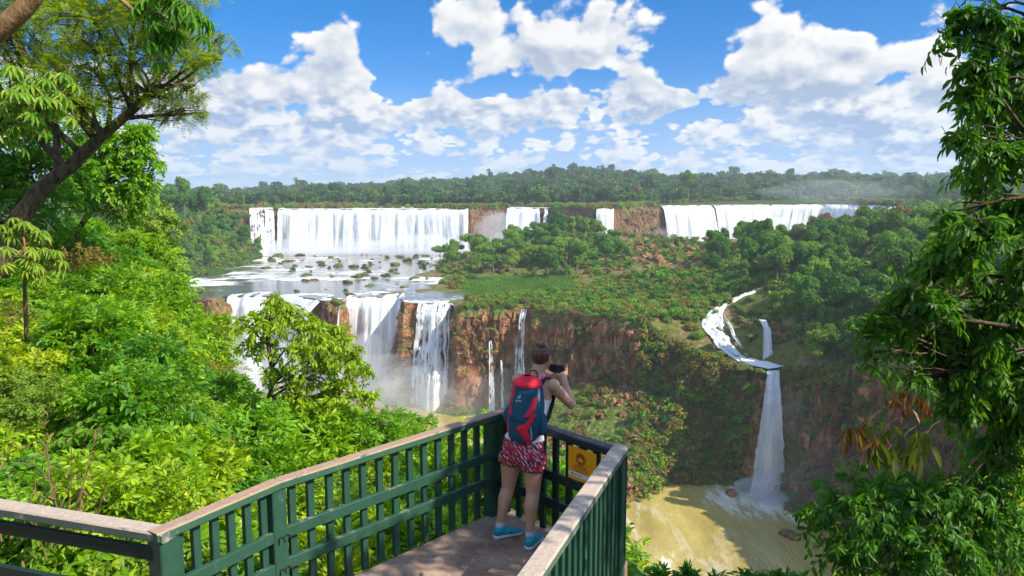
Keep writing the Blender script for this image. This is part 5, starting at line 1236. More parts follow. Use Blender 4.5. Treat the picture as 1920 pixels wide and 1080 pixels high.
# umbrella-leaved trees: rosettes of lobed leaflets on thin stems
def rosette_tree(label, heads, base, leaf, R, seed, r0=.03, group=None, nl=9, dr=.55):
    r = np.random.RandomState(seed); b0 = np.array(base[0]); e = empty('umbrella_tree', b0); tag(e, label, 'tree', group)
    vv = []; qq = []; k = 0; mb = MB()
    tp = bez(base, 12); v, f = tube(tp-b0, np.linspace(r0, r0*.6, len(tp)), 7); mb.put(v, f)
    for h in heads:
        h = np.array(h); s_ = tp[np.argmin(np.linalg.norm(tp-h, axis=1)+np.maximum(0, tp[:, 2]-h[2])*2)]
        v, f = tube(bez([s_-b0, (s_+h)/2-b0+np.array([0, 0, .06]), h-b0], 6), np.linspace(r0*.5, r0*.25, len(bez([s_, h, h], 6)))[:len(bez([s_-b0, (s_+h)/2-b0, h-b0], 6))], 5, False); mb.put(v, f)
        for q in range(8):        # several palmate leaves on long stalks
            dd = rdir(r, 1, .5)[0]; c = h+dd*R*r.uniform(.5, 1.1); c[2] -= R*.1
            v, f = tube([h-b0, (h+c)/2-b0+np.array([0, 0, .03]), c-b0], [.006, .005, .004], 4, False); mb.put(v, f)
            ax = dd*.5+np.array([0, 0, 1.]); ax /= np.linalg.norm(ax); u1 = np.cross(ax, [1, 0, .1]); u1 /= np.linalg.norm(u1); u2 = np.cross(ax, u1)
            a = np.linspace(0, 2*PI, nl, endpoint=False)+r.rand(); T = np.cos(a)[:, None]*u1+np.sin(a)[:, None]*u2-ax*.28
            Lr = R*r.uniform(.62, .8, nl); v, q_ = leaves(np.repeat(c[None], nl, 0)-b0, T, np.repeat(ax[None], nl, 0), Lr, Lr*.27, droop=dr); vv.append(v); qq.append(q_+k); k += len(v)
    add('crown', mesh_np('crown', np.concatenate(vv), np.concatenate(qq)), LM[leaf], e); mb.build('trunk', M['bark_pale'], e, True); return e
rosette_tree('thin umbrella leaved sapling rising from the shrubs at the far left', [D(44, 430, 9), D(80, 455, 9.2), D(30, 480, 8.8), D(100, 490, 9.2), D(60, 515, 9), D(20, 445, 9)], [D(50, 640, 9.6), D(47, 560, 9.4), D(45, 500, 9), D(44, 440, 9)], 'palmate', .19, 41)
rosette_tree('umbrella leaved tree with pale drooping leaves at the left edge under the feathery tree', [D(20, 150, 9), D(70, 165, 9.3), D(95, 200, 9), D(40, 200, 8.8), D(-20, 190, 9), D(20, 240, 9), D(110, 160, 9.5), D(60, 235, 9.2)], [D(-60, 560, 9), D(-50, 400, 9), D(-20, 280, 9), D(20, 180, 9)], 'palmate', .23, 42)
rosette_tree('branch with large hanging hand shaped leaves at the top left', [D(285, 25, 6.2), D(330, 50, 6), D(300, 80, 6.1), D(365, 35, 6.3), D(320, 0, 6)], [D(-400, 500, 6.4), D(-200, 100, 6.4), D(60, -160, 6.3), D(215, -10, 6.2), D(262, 28, 6.2)], 'fresh', .165, 43, .028, nl=8, dr=.7)
# pale bare limb crossing the top left corner
bt = empty('bare_tree', D(-260, 700, 5.4)); tag(bt, 'pale brown bare limb crossing the very top left corner', 'tree'); b0 = np.array(bt.location)
_bl = bez([D(-420, 1320, 5.2), D(-300, 720, 5.3), D(-200, 300, 5.4), D(-60, 110, 5.4), D(40, 20, 5.4), D(110, -70, 5.4), D(200, -200, 5.4)], 36)-b0; v, f = tube(_bl, np.linspace(.12, .04, len(_bl)), 12); MB().put(v, f).build('trunk', M['bark_pale'], bt, True)
v, f = tube(bez([D(-60, 110, 5.4), D(10, -60, 5.6), D(60, -200, 5.8)], 10)-b0, np.linspace(.06, .03, len(bez([(0, 0, 0), (0, 0, 1), (0, 0, 2)], 10))), 8); MB().put(v, f).build('limb', M['bark_pale'], bt, True)
# big shaded tree on the right
dR = 6.2
lo = [lob(*a) for a in [(1850, 30, dR, 34), (1895, 60, dR+.5, 44), (1905, 140, dR+.3, 50), (1835, 120, dR, 34), (1810, 175, dR, 24), (1860, 200, dR+.6, 36), (1815, 250, dR, 28), (1880, 280, dR, 44), (1820, 310, dR+.4, 26), (1860, 350, dR+.3, 34), (1905, 390, dR, 48), (1840, 420, dR-.2, 40), (1780, 470, dR, 38), (1735, 500, dR+.3, 30), (1830, 520, dR+.6, 44), (1700, 545, dR, 32), (1750, 560, dR-.3, 36), (1665, 590, dR, 26), (1715, 620, dR+.3, 38), (1790, 620, dR+.3, 44), (1880, 600, dR, 55), (1840, 690, dR, 45), (1760, 680, dR+.3, 34), (1720, 700, dR, 26), (1800, 750, dR, 32), (1890, 760, dR+.4, 50), (1965, 200, dR+.4, 60), (1960, 500, dR, 70), (1960, 700, dR, 70), (1860, 830, dR+.5, 40), (1770, 400, dR, 20), (1760, 60, dR, 16), (1800, 20, dR, 24), (1630, 600, dR, 14), (1640, 660, dR, 18)]]
plant('broad_tree', 'large shaded tree with glossy pointed leaves filling the right edge', 'tree', lo, 'deep', 960, 11, .105, .040, .38, 51, [D(2250, 1500, 6.5), D(2150, 1000, 6.5), D(2060, 600, 6.4), D(2020, 300, 6.3), D(2000, 50, 6.2)], .09, .03, sub=2, droop=.55, ldroop=.35)
plant('broad_tree', 'leafy crown added at the right to shade the deck, mostly out of view', 'tree', [(4.3, 4.2, 91.7, .95, .9, .8), (5.6, 3.6, 92.9, 1.1, 1.0, .8), (4.6, 5.2, 92.6, .8, .8, .7), (3.9, 2.9, 92.2, .6, .6, .5)], 'deep', 330, 10, .14, .055, .42, 52, [(7.5, 3, 86), (7.2, 3.2, 89), (6.4, 3.6, 91.5)], .16, .08, droop=.5, ldroop=.3)  # mostly unseen crown, put in to dapple the deck with shade
# hanging young reddish leaves
def bunch(label, cs, leaf, L, Wd, seed, n=9, name='leaf_spray'):
    r = np.random.RandomState(seed); b0 = np.array(cs[0]); e = empty(name, b0); tag(e, label, 'branch'); P = []; T = []; mb = MB()
    for c in cs:
        c = np.array(c); v, f = tube(bez([c-b0+np.array([.12, .06, .09]), c-b0+np.array([.05, .03, .06]), c-b0], 8), .003, 5, False); mb.put(v, f)
        for q in range(n): P.append(c+r.normal(size=3)*L*.22); dd = r.normal(size=3)*.35; dd[2] -= 1; T.append(dd)
    P = np.array(P); T = np.array(T); Nn = r.normal(size=P.shape); Nn[:, 1] -= .8; sz = r.uniform(.7, 1.15, len(P)); v, q = leaves(P-b0, T, Nn, L*sz, Wd*sz, droop=.1)
    add('leaves', mesh_np('leaves', v, q), LM[leaf], e); mb.build('twig', M['twig'], e); return e
bunch('cluster of rusty red hanging leaves in front of the dark gorge wall', [D(1592, 800, 4.5), D(1604, 815, 4.5), D(1625, 800, 4.6), D(1640, 830, 4.5)], 'rust', .12, .032, 61, 6)
bunch('hanging olive green leaves next to the rusty red cluster', [D(1640, 835, 4.5), D(1665, 845, 4.5), D(1690, 830, 4.6), D(1712, 840, 4.5), D(1655, 815, 4.6), D(1735, 820, 4.6)], 'bronze', .16, .065, 62, 6)
bunch('small orange young leaves hanging above the rusty cluster', [D(1692, 735, 5), D(1720, 745, 5), D(1732, 760, 5), D(1680, 750, 5), D(1700, 765, 5)], 'rust', .10, .028, 63, 9)
# brighter undergrowth tree in the lower right corner
lo = [lob(*a) for a in [(1560, 925, 6.6, 34), (1530, 965, 6.5, 34), (1610, 900, 6.6, 36), (1620, 960, 6.4, 60), (1690, 920, 6.5, 55), (1740, 960, 6.3, 70), (1660, 1020, 6.2, 70), (1800, 930, 6.3, 60), (1870, 900, 6.4, 60), (1860, 1000, 6.2, 90), (1760, 1050, 6., 90), (1580, 1030, 6.3, 50), (1900, 840, 6.4, 60)]]
plant('leafy_shrub', 'leafy shrub with pointed fresh green leaves in the lower right corner', 'shrub', lo, 'deep', 520, 10, .095, .036, .32, 53, [D(1700, 1500, 6.3), D(1700, 1250, 6.3), D(1700, 1050, 6.3)], .05, .02, part='foliage', droop=.5, ldroop=.35)
lo = [lob(*a) for a in [(1240, 1078, 7.4, 18), (1290, 1082, 7.4, 22), (1340, 1098, 7.2, 24), (1400, 1090, 7.4, 24), (1460, 1088, 7.3, 22), (1500, 1098, 7.3, 22)]]
plant('leafy_shrub', 'low shrub with narrow leaves above the muddy river at the bottom edge', 'shrub', lo, 'fresh', 170, 11, .10, .026, .26, 54, [D(1350, 1500, 7.4), D(1350, 1300, 7.4), D(1350, 1120, 7.4)], .03, .012, part='foliage', droop=.3, ldroop=.2, grow=(0, 0, .4))
plant('leafy_shrub', 'sunlit yellow green shrub behind the shaded foliage in the lower right', 'shrub', [lob(*a) for a in [(1850, 930, 10, 70), (1900, 1000, 10, 80), (1780, 1060, 10, 80), (1600, 1100, 10, 40), (1930, 880, 10, 60), (1560, 1125, 9, 40), (1420, 1135, 9, 30)]], 'bright2', 300, 10, .12, .05, .34, 55, [D(1850, 1400, 10), D(1850, 1200, 10), D(1850, 1000, 10)], .04, .02, part='foliage', droop=.4)
# ------------------------------------------------------------------ the backpacker
def A3(v): return np.array(v, float)
FV = A3([.5, .866, 0]); LV = A3([.866, -.5, 0]); UPV = A3([0, 0, 1])
def loft(rings, lat=LV, fwd=FV, n=20, p=2.2, cap=True):
    """rings: (centre, half width, half depth front, half depth back)"""
    v = []
    a = np.linspace(0, 2*PI, n, endpoint=False)
    for r in rings:
        c, w_, bf = A3(r[0]), r[1], r[2]; bb = r[3] if len(r) > 3 else r[2]
        ca, sa = np.cos(a), np.sin(a); x = np.sign(ca)*np.abs(ca)**(2/p)*w_; y = np.sign(sa)*np.abs(sa)**(2/p)*np.where(sa > 0, bf, bb)
        v.append(c+x[:, None]*lat+y[:, None]*fwd)
    m = len(rings); f = [grid_faces(m, n, True)]
    if cap: f += [np.arange(n)[None, ::-1], (np.arange(n)+(m-1)*n)[None]]
    return np.concatenate(v), f
def limb(pts, rad, n=14, k=4):
    P = bez(pts, k*(len(pts)-1)); R = np.interp(np.linspace(0, 1, len(P)), np.linspace(0, 1, len(rad)), rad); return tube(P, R, n)
def ball(c, r, n=10, lat=LV, fwd=FV):
    r = np.broadcast_to(r, (3,)); t = np.linspace(-PI/2+.12, PI/2-.12, n); return loft([(A3(c)+UPV*r[2]*math.sin(q), r[0]*math.cos(q), r[1]*math.cos(q)) for q in t], lat, fwd, 16, 2)
def remeshed(mb, name, vox, smooth=4, fac=.5):
    me = mb.mesh(name); o = bpy.data.objects.new(name, me); COL.objects.link(o)
    bm = bmesh.new(); bm.from_mesh(me); bmesh.ops.recalc_face_normals(bm, faces=bm.faces[:]); bm.to_mesh(me); bm.free()
    r = o.modifiers.new('r', 'REMESH'); r.mode = 'VOXEL'; r.voxel_size = vox; r.use_smooth_shade = True
    s = o.modifiers.new('s', 'SMOOTH'); s.iterations = smooth; s.factor = fac
    dg = bpy.context.evaluated_depsgraph_get(); m2 = bpy.data.meshes.new_from_object(o.evaluated_get(dg)); m2.name = name
    bpy.data.objects.remove(o); m2.materials.clear()
    m2.polygons.foreach_set('use_smooth', np.ones(len(m2.polygons), bool)); return m2
Z = DZ
def foot_at(px, py): return A3(W(px, py, DZ))
fl, fr = foot_at(937, 1006), foot_at(994, 1024)
J = dict(la=fl+A3([0, 0, .10]), ra=fr+A3([0, 0, .10]))
J['lk'] = A3(D(953, 914, fl[1]+.06)); J['rk'] = A3(D(999, 925, fr[1]+.09))
J['lh'] = A3(D(960, 852, 6.03)); J['rh'] = A3(D(1001, 853, 5.93))
hipc = A3(D(981, 842, 5.98)); waist = A3(D(989, 795, 6.0)); chest = A3(D(1000, 748, 6.03)); shc = A3(D(1004, 716, 6.05)); nck = A3(D(1008, 700, 6.07)); head = A3(D(1016, 668, 6.11))
J['rs'] = shc+LV*.165-UPV*.01; J['ls'] = shc-LV*.165-UPV*.0
J['re'] = A3(D(1073, 762, 6.07)); J['rw'] = A3(D(1059, 716, 6.20))
J['le'] = A3(D(1000, 752, 6.42)); J['lw'] = A3(D(1026, 708, 6.36))
mb = MB()
mid = lambda a, b_, t: A3(a)*(1-t)+A3(b_)*t
for q in (loft([(hipc-UPV*.10, .085, .07, .08), (hipc-UPV*.05, .155, .095, .11), (hipc, .178, .10, .128), (hipc+UPV*.06, .170, .098, .115), (mid(hipc, waist, .6), .140, .09, .09), (waist+UPV*.03, .132, .088, .085), (mid(waist, chest, .5), .140, .10, .088), (chest, .150, .115, .095), (mid(chest, shc, .5), .160, .105, .10), (shc-UPV*.01, .160, .075, .085), (shc+UPV*.035, .105, .055, .062), (nck+UPV*.0, .060, .052, .055)], n=28),
          limb([J['lh']-UPV*.0, mid(J['lh'], J['lk'], .3), mid(J['lh'], J['lk'], .75), J['lk']], [.098, .092, .068, .058], 18),
          limb([J['rh'], mid(J['rh'], J['rk'], .3), mid(J['rh'], J['rk'], .75), J['rk']], [.098, .092, .068, .058], 18),
          limb([J['lk'], mid(J['lk'], J['la'], .3)-FV*.018, mid(J['lk'], J['la'], .7)-FV*.006, J['la']-UPV*.02], [.057, .060, .041, .034], 18),
          limb([J['rk'], mid(J['rk'], J['ra'], .3)-FV*.018, mid(J['rk'], J['ra'], .7)-FV*.006, J['ra']-UPV*.02], [.057, .060, .041, .034], 18),
          ball(hipc-LV*.075-FV*.045-UPV*.035, (.085, .09, .10)), ball(hipc+LV*.075-FV*.045-UPV*.035, (.085, .09, .10)),
          limb([nck-UPV*.03-FV*.0, nck+UPV*.03+FV*.005, head-UPV*.05-FV*.005], [.060, .051, .054], 16),
          loft([(head-UPV*.108+FV*.045, .030, .030), (head-UPV*.085+FV*.03, .052, .060, .05), (head-UPV*.05+FV*.01, .066, .085, .075), (head, .073, .088, .092), (head+UPV*.045, .072, .082, .092), (head+UPV*.085, .055, .062, .070), (head+UPV*.108, .022, .025, .03)], n=22),
          limb([head+FV*.085+UPV*.01, head+FV*.108-UPV*.022, head+FV*.088-UPV*.034], [.008, .013, .008], 8),
          ball(head+LV*.076-UPV*.012-FV*.005, (.010, .018, .030), 6), ball(head-LV*.076-UPV*.012-FV*.005, (.010, .018, .030), 6),
          ball(J['rs'], (.058, .056, .056)), ball(J['ls'], (.056, .056, .056)),
          limb([J['rs']-LV*.02, mid(J['rs'], J['re'], .35), mid(J['rs'], J['re'], .8), J['re']], [.055, .049, .040, .036], 16),
          limb([J['re'], mid(J['re'], J['rw'], .3), mid(J['re'], J['rw'], .75), J['rw']], [.037, .041, .031, .026], 16),
          limb([J['ls']+LV*.02, mid(J['ls'], J['le'], .35), mid(J['ls'], J['le'], .8), J['le']], [.053, .048, .040, .036], 16),
          limb([J['le'], mid(J['le'], J['lw'], .3), mid(J['le'], J['lw'], .75), J['lw']], [.037, .040, .031, .026], 16)):
    mb.put(*q)
# camera phone held level in both hands
PHc = A3(D(1043, 691, 6.32)); pl = LV
def hand(w_, side, c_edge):
    """palm and five separate fingers closing on the edge of the phone; side +1 = right hand"""
    pc = mid(w_, c_edge, .55)-FV*.010; mb.put(*limb([w_, mid(w_, pc, .5), pc, mid(pc, c_edge, .6)-FV*.012], [.025, .030, .036, .030], 12))
    k0 = mid(pc, c_edge, .5)
    for i, (up_, ln) in enumerate([(.034, 1.0), (.014, 1.12), (-.006, 1.05), (-.024, .84)]):
        a = k0+UPV*up_+LV*side*.018; b1 = a+LV*side*(.012)+FV*.026*ln+UPV*(.016+.007*i*0+.010*(2-i)*.6); c1 = b1+FV*.020*ln-LV*side*.020*ln+UPV*.010; d1 = c1-LV*side*.022*ln+UPV*.002
        mb.put(*limb([a, b1, c1, d1], [.0092, .0085, .0078, .0066], 8, 3))
    a = pc-LV*side*.012-UPV*.016; b1 = a-LV*side*.024-FV*.004+UPV*.010; c1 = b1-LV*side*.020+FV*.004+UPV*.018
    mb.put(*limb([a, b1, c1], [.013, .0105, .0085], 8, 4))
eR = PHc+LV*.062-UPV*.012; eL = PHc-LV*.062-UPV*.012
hand(J['rw'], 1, eR); hand(J['lw'], -1, eL)
bodym = remeshed(mb, 'person', .0062, 5, .5)
pm, b, p = new_mat('skin', .5, .35)
n = b.noise(b.pos(), 9, 4, .6); b.put(p.inputs['Base Color'], b.mix(n, (.50, .255, .16), (.62, .35, .24)))
p.inputs['Subsurface Weight'].default_value = .12; p.inputs['Subsurface Radius'].default_value = (.02, .008, .004); M['skin'] = pm
root = empty('person', ((fl+fr)/2)); root.location.z = DZ
tag(root, 'person with a red and teal backpack photographing the falls, seen from behind', 'person')
ro = A3(root.location)
nv = len(bodym.vertices); co = np.empty(nv*3, np.float32); bodym.vertices.foreach_get('co', co); co = co.reshape(-1, 3).astype(float)
no = np.empty(nv*3, np.float32); bodym.vertices.foreach_get('normal', no); no = no.reshape(-1, 3).astype(float)
polys = np.array([list(q.vertices) for q in bodym.polygons if len(q.vertices) == 4])
cz_ = np.array([hipc[2]-.1, hipc[2], waist[2], chest[2], shc[2], nck[2], head[2]]); cc_ = np.array([hipc, hipc, waist, chest, shc, nck, head])
def ctr(z): return np.stack([np.interp(z, cz_, cc_[:, 0]), np.interp(z, cz_, cc_[:, 1])], 1)
rel = co[:, :2]-ctr(co[:, 2]); l_ = rel@LV[:2]; f_ = rel@FV[:2]; z_ = co[:, 2]
def seg_d(P, a, b_):
    a, b_ = A3(a), A3(b_); t = np.clip(((P-a)@(b_-a))/((b_-a)@(b_-a)), 0, 1); return np.linalg.norm(P-(a+t[:, None]*(b_-a)), axis=1)
d_arm = np.minimum(seg_d(co, mid(J['rs'], J['re'], .12), J['re']), np.minimum(seg_d(co, mid(J['ls'], J['le'], .12), J['le']), np.minimum(seg_d(co, J['re'], J['rw']), seg_d(co, J['le'], J['lw']))))
def garment(name, mask, off, mat, shift=None, label=None):
    fm = mask[polys].all(1); fs = polys[fm]; used = np.unique(fs); idx = -np.ones(nv, int); idx[used] = np.arange(len(used))
    o_ = off if np.isscalar(off) else off[used][:, None]; v = co[used]+no[used]*o_
    if shift is not None: v = v+shift[used]
    f2 = idx[fs]; v2 = co[used]+no[used]*.0015          # inner skin closes the rim
    # rim faces
    ed = {}
    for q in f2:
        for i in range(4):
            e_ = (q[i], q[(i+1) % 4]); ed[e_] = 1
    rim = [(a, b_, b_+len(used), a+len(used)) for (a, b_) in ed if (b_, a) not in ed]
    me = mesh_np(name, np.concatenate([v, v2])-ro, [f2, f2[:, ::-1]+len(used), np.array([(r[1], r[0], r[3], r[2]) for r in rim])] if rim else [f2], True)
    return add(name, me, mat, root)
add('body', mesh_np('body', co-ro, polys, True), M['skin'], root)
torso = ((d_arm > .060)|(np.abs(l_) < .115))&(f_ < .17)
hem = waist[2]-.125
neckl = shc[2]+.012-.02*(f_ > 0)-.3*np.clip(f_, 0, .2)
m, b, p = new_mat('white_jersey', .8, .2); P_ = b.pos(); n = b.noise(b.scale(P_, (1, 1, .45)), 14, 4, .6); b.put(p.inputs['Base Color'], b.ramp(n, [(.3, (.62, .62, .66)), (.7, (.82, .82, .84))])); b.put(p.inputs['Normal'], b.bump(n, .7, .02)); M['tank'] = m
aw = np.interp(z_, [chest[2]-.02, chest[2]+.03, shc[2]+.03], [.2, .128, .085])
garment('tank_top', (z_ > hem)&(z_ < shc[2]+.05)&(np.abs(l_) < aw)&torso&((z_ < neckl)|(np.abs(l_) > .055)), .008+.012*np.clip((waist[2]+.02-z_)/.12, 0, 1), M['tank'])
m, b, p = new_mat('patterned_shorts', .75, .2); P_ = b.coord('Object')
q = b.voronoi(b.vadd(b.scale(P_, (34, 34, 26)), b.scale(b.noise(P_, 12, 2, .5, out='Color'), (1.2, 1.2, 1.2))), 1, 'F1', 'Color', 1); hu = b.sep(q)[0]
tri = b.math('FRACT', b.math('ADD', b.math('MULTIPLY', b.sep(P_)[2], 22), b.math('MULTIPLY', b.sep(P_)[0], 30)))
cc = b.ramp(b.math('FRACT', hu+tri*.35), [(0, (.50, .03, .03)), (.22, (.62, .08, .05)), (.42, (.06, .02, .10)), (.56, (.65, .50, .48)), (.68, (.45, .02, .09)), (.84, (.03, .03, .09))], 'CONSTANT'); b.put(p.inputs['Base Color'], cc); M['shorts'] = m
leg_hem = np.where(l_ < 0, hipc[2]-.115, hipc[2]-.140)
sh_m = (z_ > leg_hem)&(z_ < waist[2]-.075)&(d_arm > .06)
off = .009+.012*np.clip((hipc[2]-z_)/.12, 0, 1)
garment('shorts', sh_m, off, M['shorts'])
garment('shorts_hem', (z_ > leg_hem-.006)&(z_ < leg_hem+.007)&(d_arm > .06), off+.0015, plain('black_hem', (.015, .015, .02)))
pink = plain('pink_strap', (.80, .05, .22), .6)
t_ = np.clip((shc[2]+.045-z_)/.13, 0, 1); lc = .075-.055*t_
garment('bra_strap', (f_ < .01)&(z_ > shc[2]-.075)&(z_ < shc[2]+.055)&(np.abs(np.abs(l_)-lc) < .014), .0125, pink)
sock = plain('white_sock', (.55, .60, .68), .8)
garment('sock', (z_ < DZ+.135)&(z_ > DZ+.03), .004, sock)
# hair gathered up in a bun
hb = MB(); hb.put(*loft([(head-UPV*.062-FV*.045, .030, .02, .03), (head-UPV*.045-FV*.018, .060, .045, .066), (head-UPV*.01-FV*.010, .079, .060, .092), (head+UPV*.03-FV*.004, .083, .078, .100), (head+UPV*.07-FV*.0, .073, .072, .086), (head+UPV*.10, .048, .05, .06), (head+UPV*.118, .018, .02, .02)], n=24, p=2)); hb.put(*ball(head+UPV*.105-FV*.035+LV*.012, (.038, .036, .030))); hb.put(*ball(head+UPV*.12-FV*.055-LV*.004, (.022, .022, .018)))
hm = remeshed(hb, 'hair', .007, 3); c2 = np.empty(len(hm.vertices)*3, np.float32); hm.vertices.foreach_get('co', c2); c2 = c2.reshape(-1, 3).astype(float)
c2 = c2+fbm(c2[:, 0]*70, c2[:, 1]*70, c2[:, 2]*18, 3)[:, None]*.0045-ro; hm.vertices.foreach_set('co', c2.astype(np.float32).ravel()); hm.update()
sm = MB(); rh = np.random.RandomState(8)
for q in range(46):
    a = rh.uniform(0, 6.28); e0 = head+UPV*rh.uniform(.0, .10)+(LV*math.cos(a)+FV*math.sin(a)*1.1-FV*.02)*rh.uniform(.05, .075); d0 = (LV*math.cos(a)-FV*.3+UPV*rh.uniform(-.9, .9))*rh.uniform(.02, .05)
    sm.put(*[x if i else x-ro for i, x in enumerate(tube([e0, e0+d0*.6+UPV*.004, e0+d0-UPV*.006], [.0011, .0009, .0005], 3, False))])
m, b, p = new_mat('brown_hair', .42, .5); P_ = b.pos(); n = b.noise(b.scale(P_, (120, 120, 14)), 1, 4, .6); b.put(p.inputs['Base Color'], b.ramp(n, [(.3, (.022, .010, .006)), (.7, (.17, .068, .034))])); b.put(p.inputs['Normal'], b.bump(n, .7, .004)); M['hair'] = m
ho = add('hair', hm, m, root); sm.build('loose_strands', m, ho)
# shoes
def shoe(heel, toe, seed):
    h = foot_at(*heel); t = foot_at(*toe); d = (t-h); d = d/np.linalg.norm(d); Ls = .255; s = np.array([-d[1], d[0], 0.])*-1; h = h+UPV*0
    e = None
    def R(t, w, h0, h1): return (h+d*Ls*t+UPV*(h0+h1)/2, w, (h1-h0)/2)
    up = [R(-.02, .020, .025, .075), R(.03, .034, .018, .088), R(.14, .037, .018, .098), R(.30, .038, .018, .100), R(.46, .040, .018, .080), R(.62, .044, .018, .062), R(.78, .045, .018, .052), R(.92, .036, .018, .044), R(1.0, .016, .020, .034)]
    v, f = loft(up, s, UPV, 18, 2.4); m1 = MB(); m1.put(v-ro, f); o = m1.build('shoe', M['shoe'], root, True)
    so = [R(-.05, .022, .004, .028), R(.02, .038, .0, .034), R(.3, .037, .003, .030), R(.5, .040, .003, .028), R(.75, .048, .0, .026), R(.93, .039, .001, .024), R(1.03, .016, .008, .022)]
    v, f = loft(so, s, UPV, 18, 5); m2 = MB(); m2.put(v-ro, f); m2.build('sole', M['sole'], o, True)
    m3 = MB()
    for k in range(4):
        c = h+d*Ls*(.34+.075*k)+UPV*(.098-.011*k); v, f = tube([c-s*.022-UPV*.004, c+UPV*.004, c+s*.022-UPV*.004], .003, 5); m3.put(v-ro, f)
    m3.build('lace', M['lace'], o)
m, b, p = new_mat('turquoise_mesh', .6, .35); n = b.noise(b.pos(), 40, 3, .6); b.put(p.inputs['Base Color'], b.ramp(n, [(.3, (.01, .20, .28)), (.7, (.02, .42, .50))])); M['shoe'] = m
M['sole'] = plain('white_sole', (.62, .63, .62)); M['lace'] = plain('teal_lace', (.02, .45, .38))
shoe((928, 1010), (964, 1002), 1); shoe((990, 1032), (1016, 1004), 2)
# backpack: a thing she wears
tl = A3([.03, -.0, 1]); tl = tl/np.linalg.norm(tl)
bk = A3(D(975, 832, 5.83)); HT = .545
PR = [(0, .055, .05), (.03, .100, .085), (.10, .125, .105), (.25, .138, .115), (.45, .142, .115), (.65, .135, .108), (.80, .120, .098), (.90, .100, .082), (.96, .070, .06), (1.0, .03, .03)]
PR = np.array(PR)
BL = A3([.93, -.37, 0]); BF = A3([.37, .93, 0])       # the pack's own side and front directions
def pk(u, t, off=0.):
    """u: -1..1 across the back face (beyond: sides), t: 0..1 up"""
    w_ = np.interp(t, PR[:, 0], PR[:, 1]); d_ = np.interp(t, PR[:, 0], PR[:, 2]); a = -PI/2+u*PI/4*1.05; ca, sa = math.cos(a), math.sin(a); p_ = 3.0
    x = np.sign(ca)*abs(ca)**(2/p_)*w_; y = np.sign(sa)*abs(sa)**(2/p_)*d_; nn = BL*ca*d_+BF*sa*w_; nn = nn/np.linalg.norm(nn)
    return bk+tl*HT*t+BL*(x+.015*math.sin(t*3))+BF*(y+.07+.05*t)+nn*off
bpk = empty('backpack', bk); tag(bpk, 'teal and red hiking backpack worn by the person at the railing', 'backpack'); bo = A3(bpk.location)
T_ = np.concatenate([[0, .012, .03], np.linspace(.06, .92, 26), [.95, .975, .99, 1.0]]); U_ = np.linspace(-4/1.05, 4/1.05, 65)[:-1]
v = np.array([[pk(u, t, .004*vnoise(u*2.0, t*9.)) for u in U_] for t in T_]).reshape(-1, 3)-bo
def fabric(name, c, r=.7):
    m, b, p = new_mat(name, r, .3); P_ = b.pos(); n = b.noise(P_, 12, 5, .6); n2 = b.noise(P_, 300, 2, .5); b.put(p.inputs['Base Color'], b.mix(n, tuple(.7*x for x in c), tuple(1.25*x for x in c))); b.put(p.inputs['Normal'], b.bump(n+n2*.2, .5, .02)); return m
teal, red, blk, gry = fabric('teal_nylon', (.012, .085, .14)), fabric('red_nylon', (.78, .02, .05)), fabric('black_webbing', (.02, .022, .028)), fabric('grey_reflective', (.35, .36, .40))
add('main_pocket', mesh_np('main_pocket', v, [grid_faces(len(T_), 64, True), np.arange(64)[None, ::-1], (np.arange(64)+(len(T_)-1)*64)[None]], True), teal, bpk)
def strip(name, path, wid, mat, off=.006, parent=bpk, n=22):
    """padded strip lying on the pack along a path of (u, t)"""
    P = bez([(a, b_, 0) for a, b_ in path], n); w_ = np.interp(np.linspace(0, 1, len(P)), np.linspace(0, 1, len(wid)), wid); v = []; cs = np.linspace(-1, 1, 7)
    for (u, t, _), wd in zip(P, w_):
        for c in cs: v.append(pk(u+c*wd, t, off*(1-.85*c**4)+.001))
        for c in cs[::-1]: v.append(pk(u+c*wd, t, -.004))
    m_ = len(P); f = [grid_faces(m_, 14, True), np.arange(14)[None, ::-1], (np.arange(14)+(m_-1)*14)[None]]
    return add(name, mesh_np(name, np.array(v)-bo, f, True), mat, parent)
strip('red_panel', [(-.80, .83), (-.92, .62), (-.88, .44)], [.20, .16, .18], red)
strip('red_panel', [(-1.25, .50), (-1.35, .34), (-1.15, .16)], [.12, .22, .30], red)
strip('red_panel', [(.88, .72), (.62, .58), (.22, .43)], [.26, .24, .20], red)
strip('red_panel', [(.85, .48), (.40, .34), (.12, .24), (.45, .12), (.75, .02)], [.18, .24, .28, .32, .24], red)
strip('grey_trim', [(.55, .29), (.78, .18), (.92, .08)], [.05, .09, .07], gry, .0075)
strip('grey_trim', [(1.55, .84), (1.35, .74), (1.30, .66)], [.12, .18, .10], gry, .007)
lidv = []
Tl = np.array([.845, .86, .89, .92, .95, .975, .992, 1.0])
for t in Tl:
    for u in U_: lidv.append(pk(u, t, .014*min(1, (1.0-t)*30+.3)*(.4 if t < .85 else 1)))
add('lid', mesh_np('lid', np.array(lidv)-bo, [grid_faces(len(Tl), 64, True), (np.arange(64)+(len(Tl)-1)*64)[None]], True), red, bpk)
strip('teal_flap', [(-.55, .90), (0, .885), (.5, .90)], [.02, .02, .02], teal, .018)
strip('zip_line', [(-1.0, .40), (0, .36), (.95, .42)], [.012, .012, .012], blk, .006)
mbp = MB(); mbp.put(*[x if i else x-bo for i, x in enumerate(ball(pk(-1.9, .36, .012), (.045, .045, .085), 12))]); mbp.build('side_pocket', teal, bpk, True)
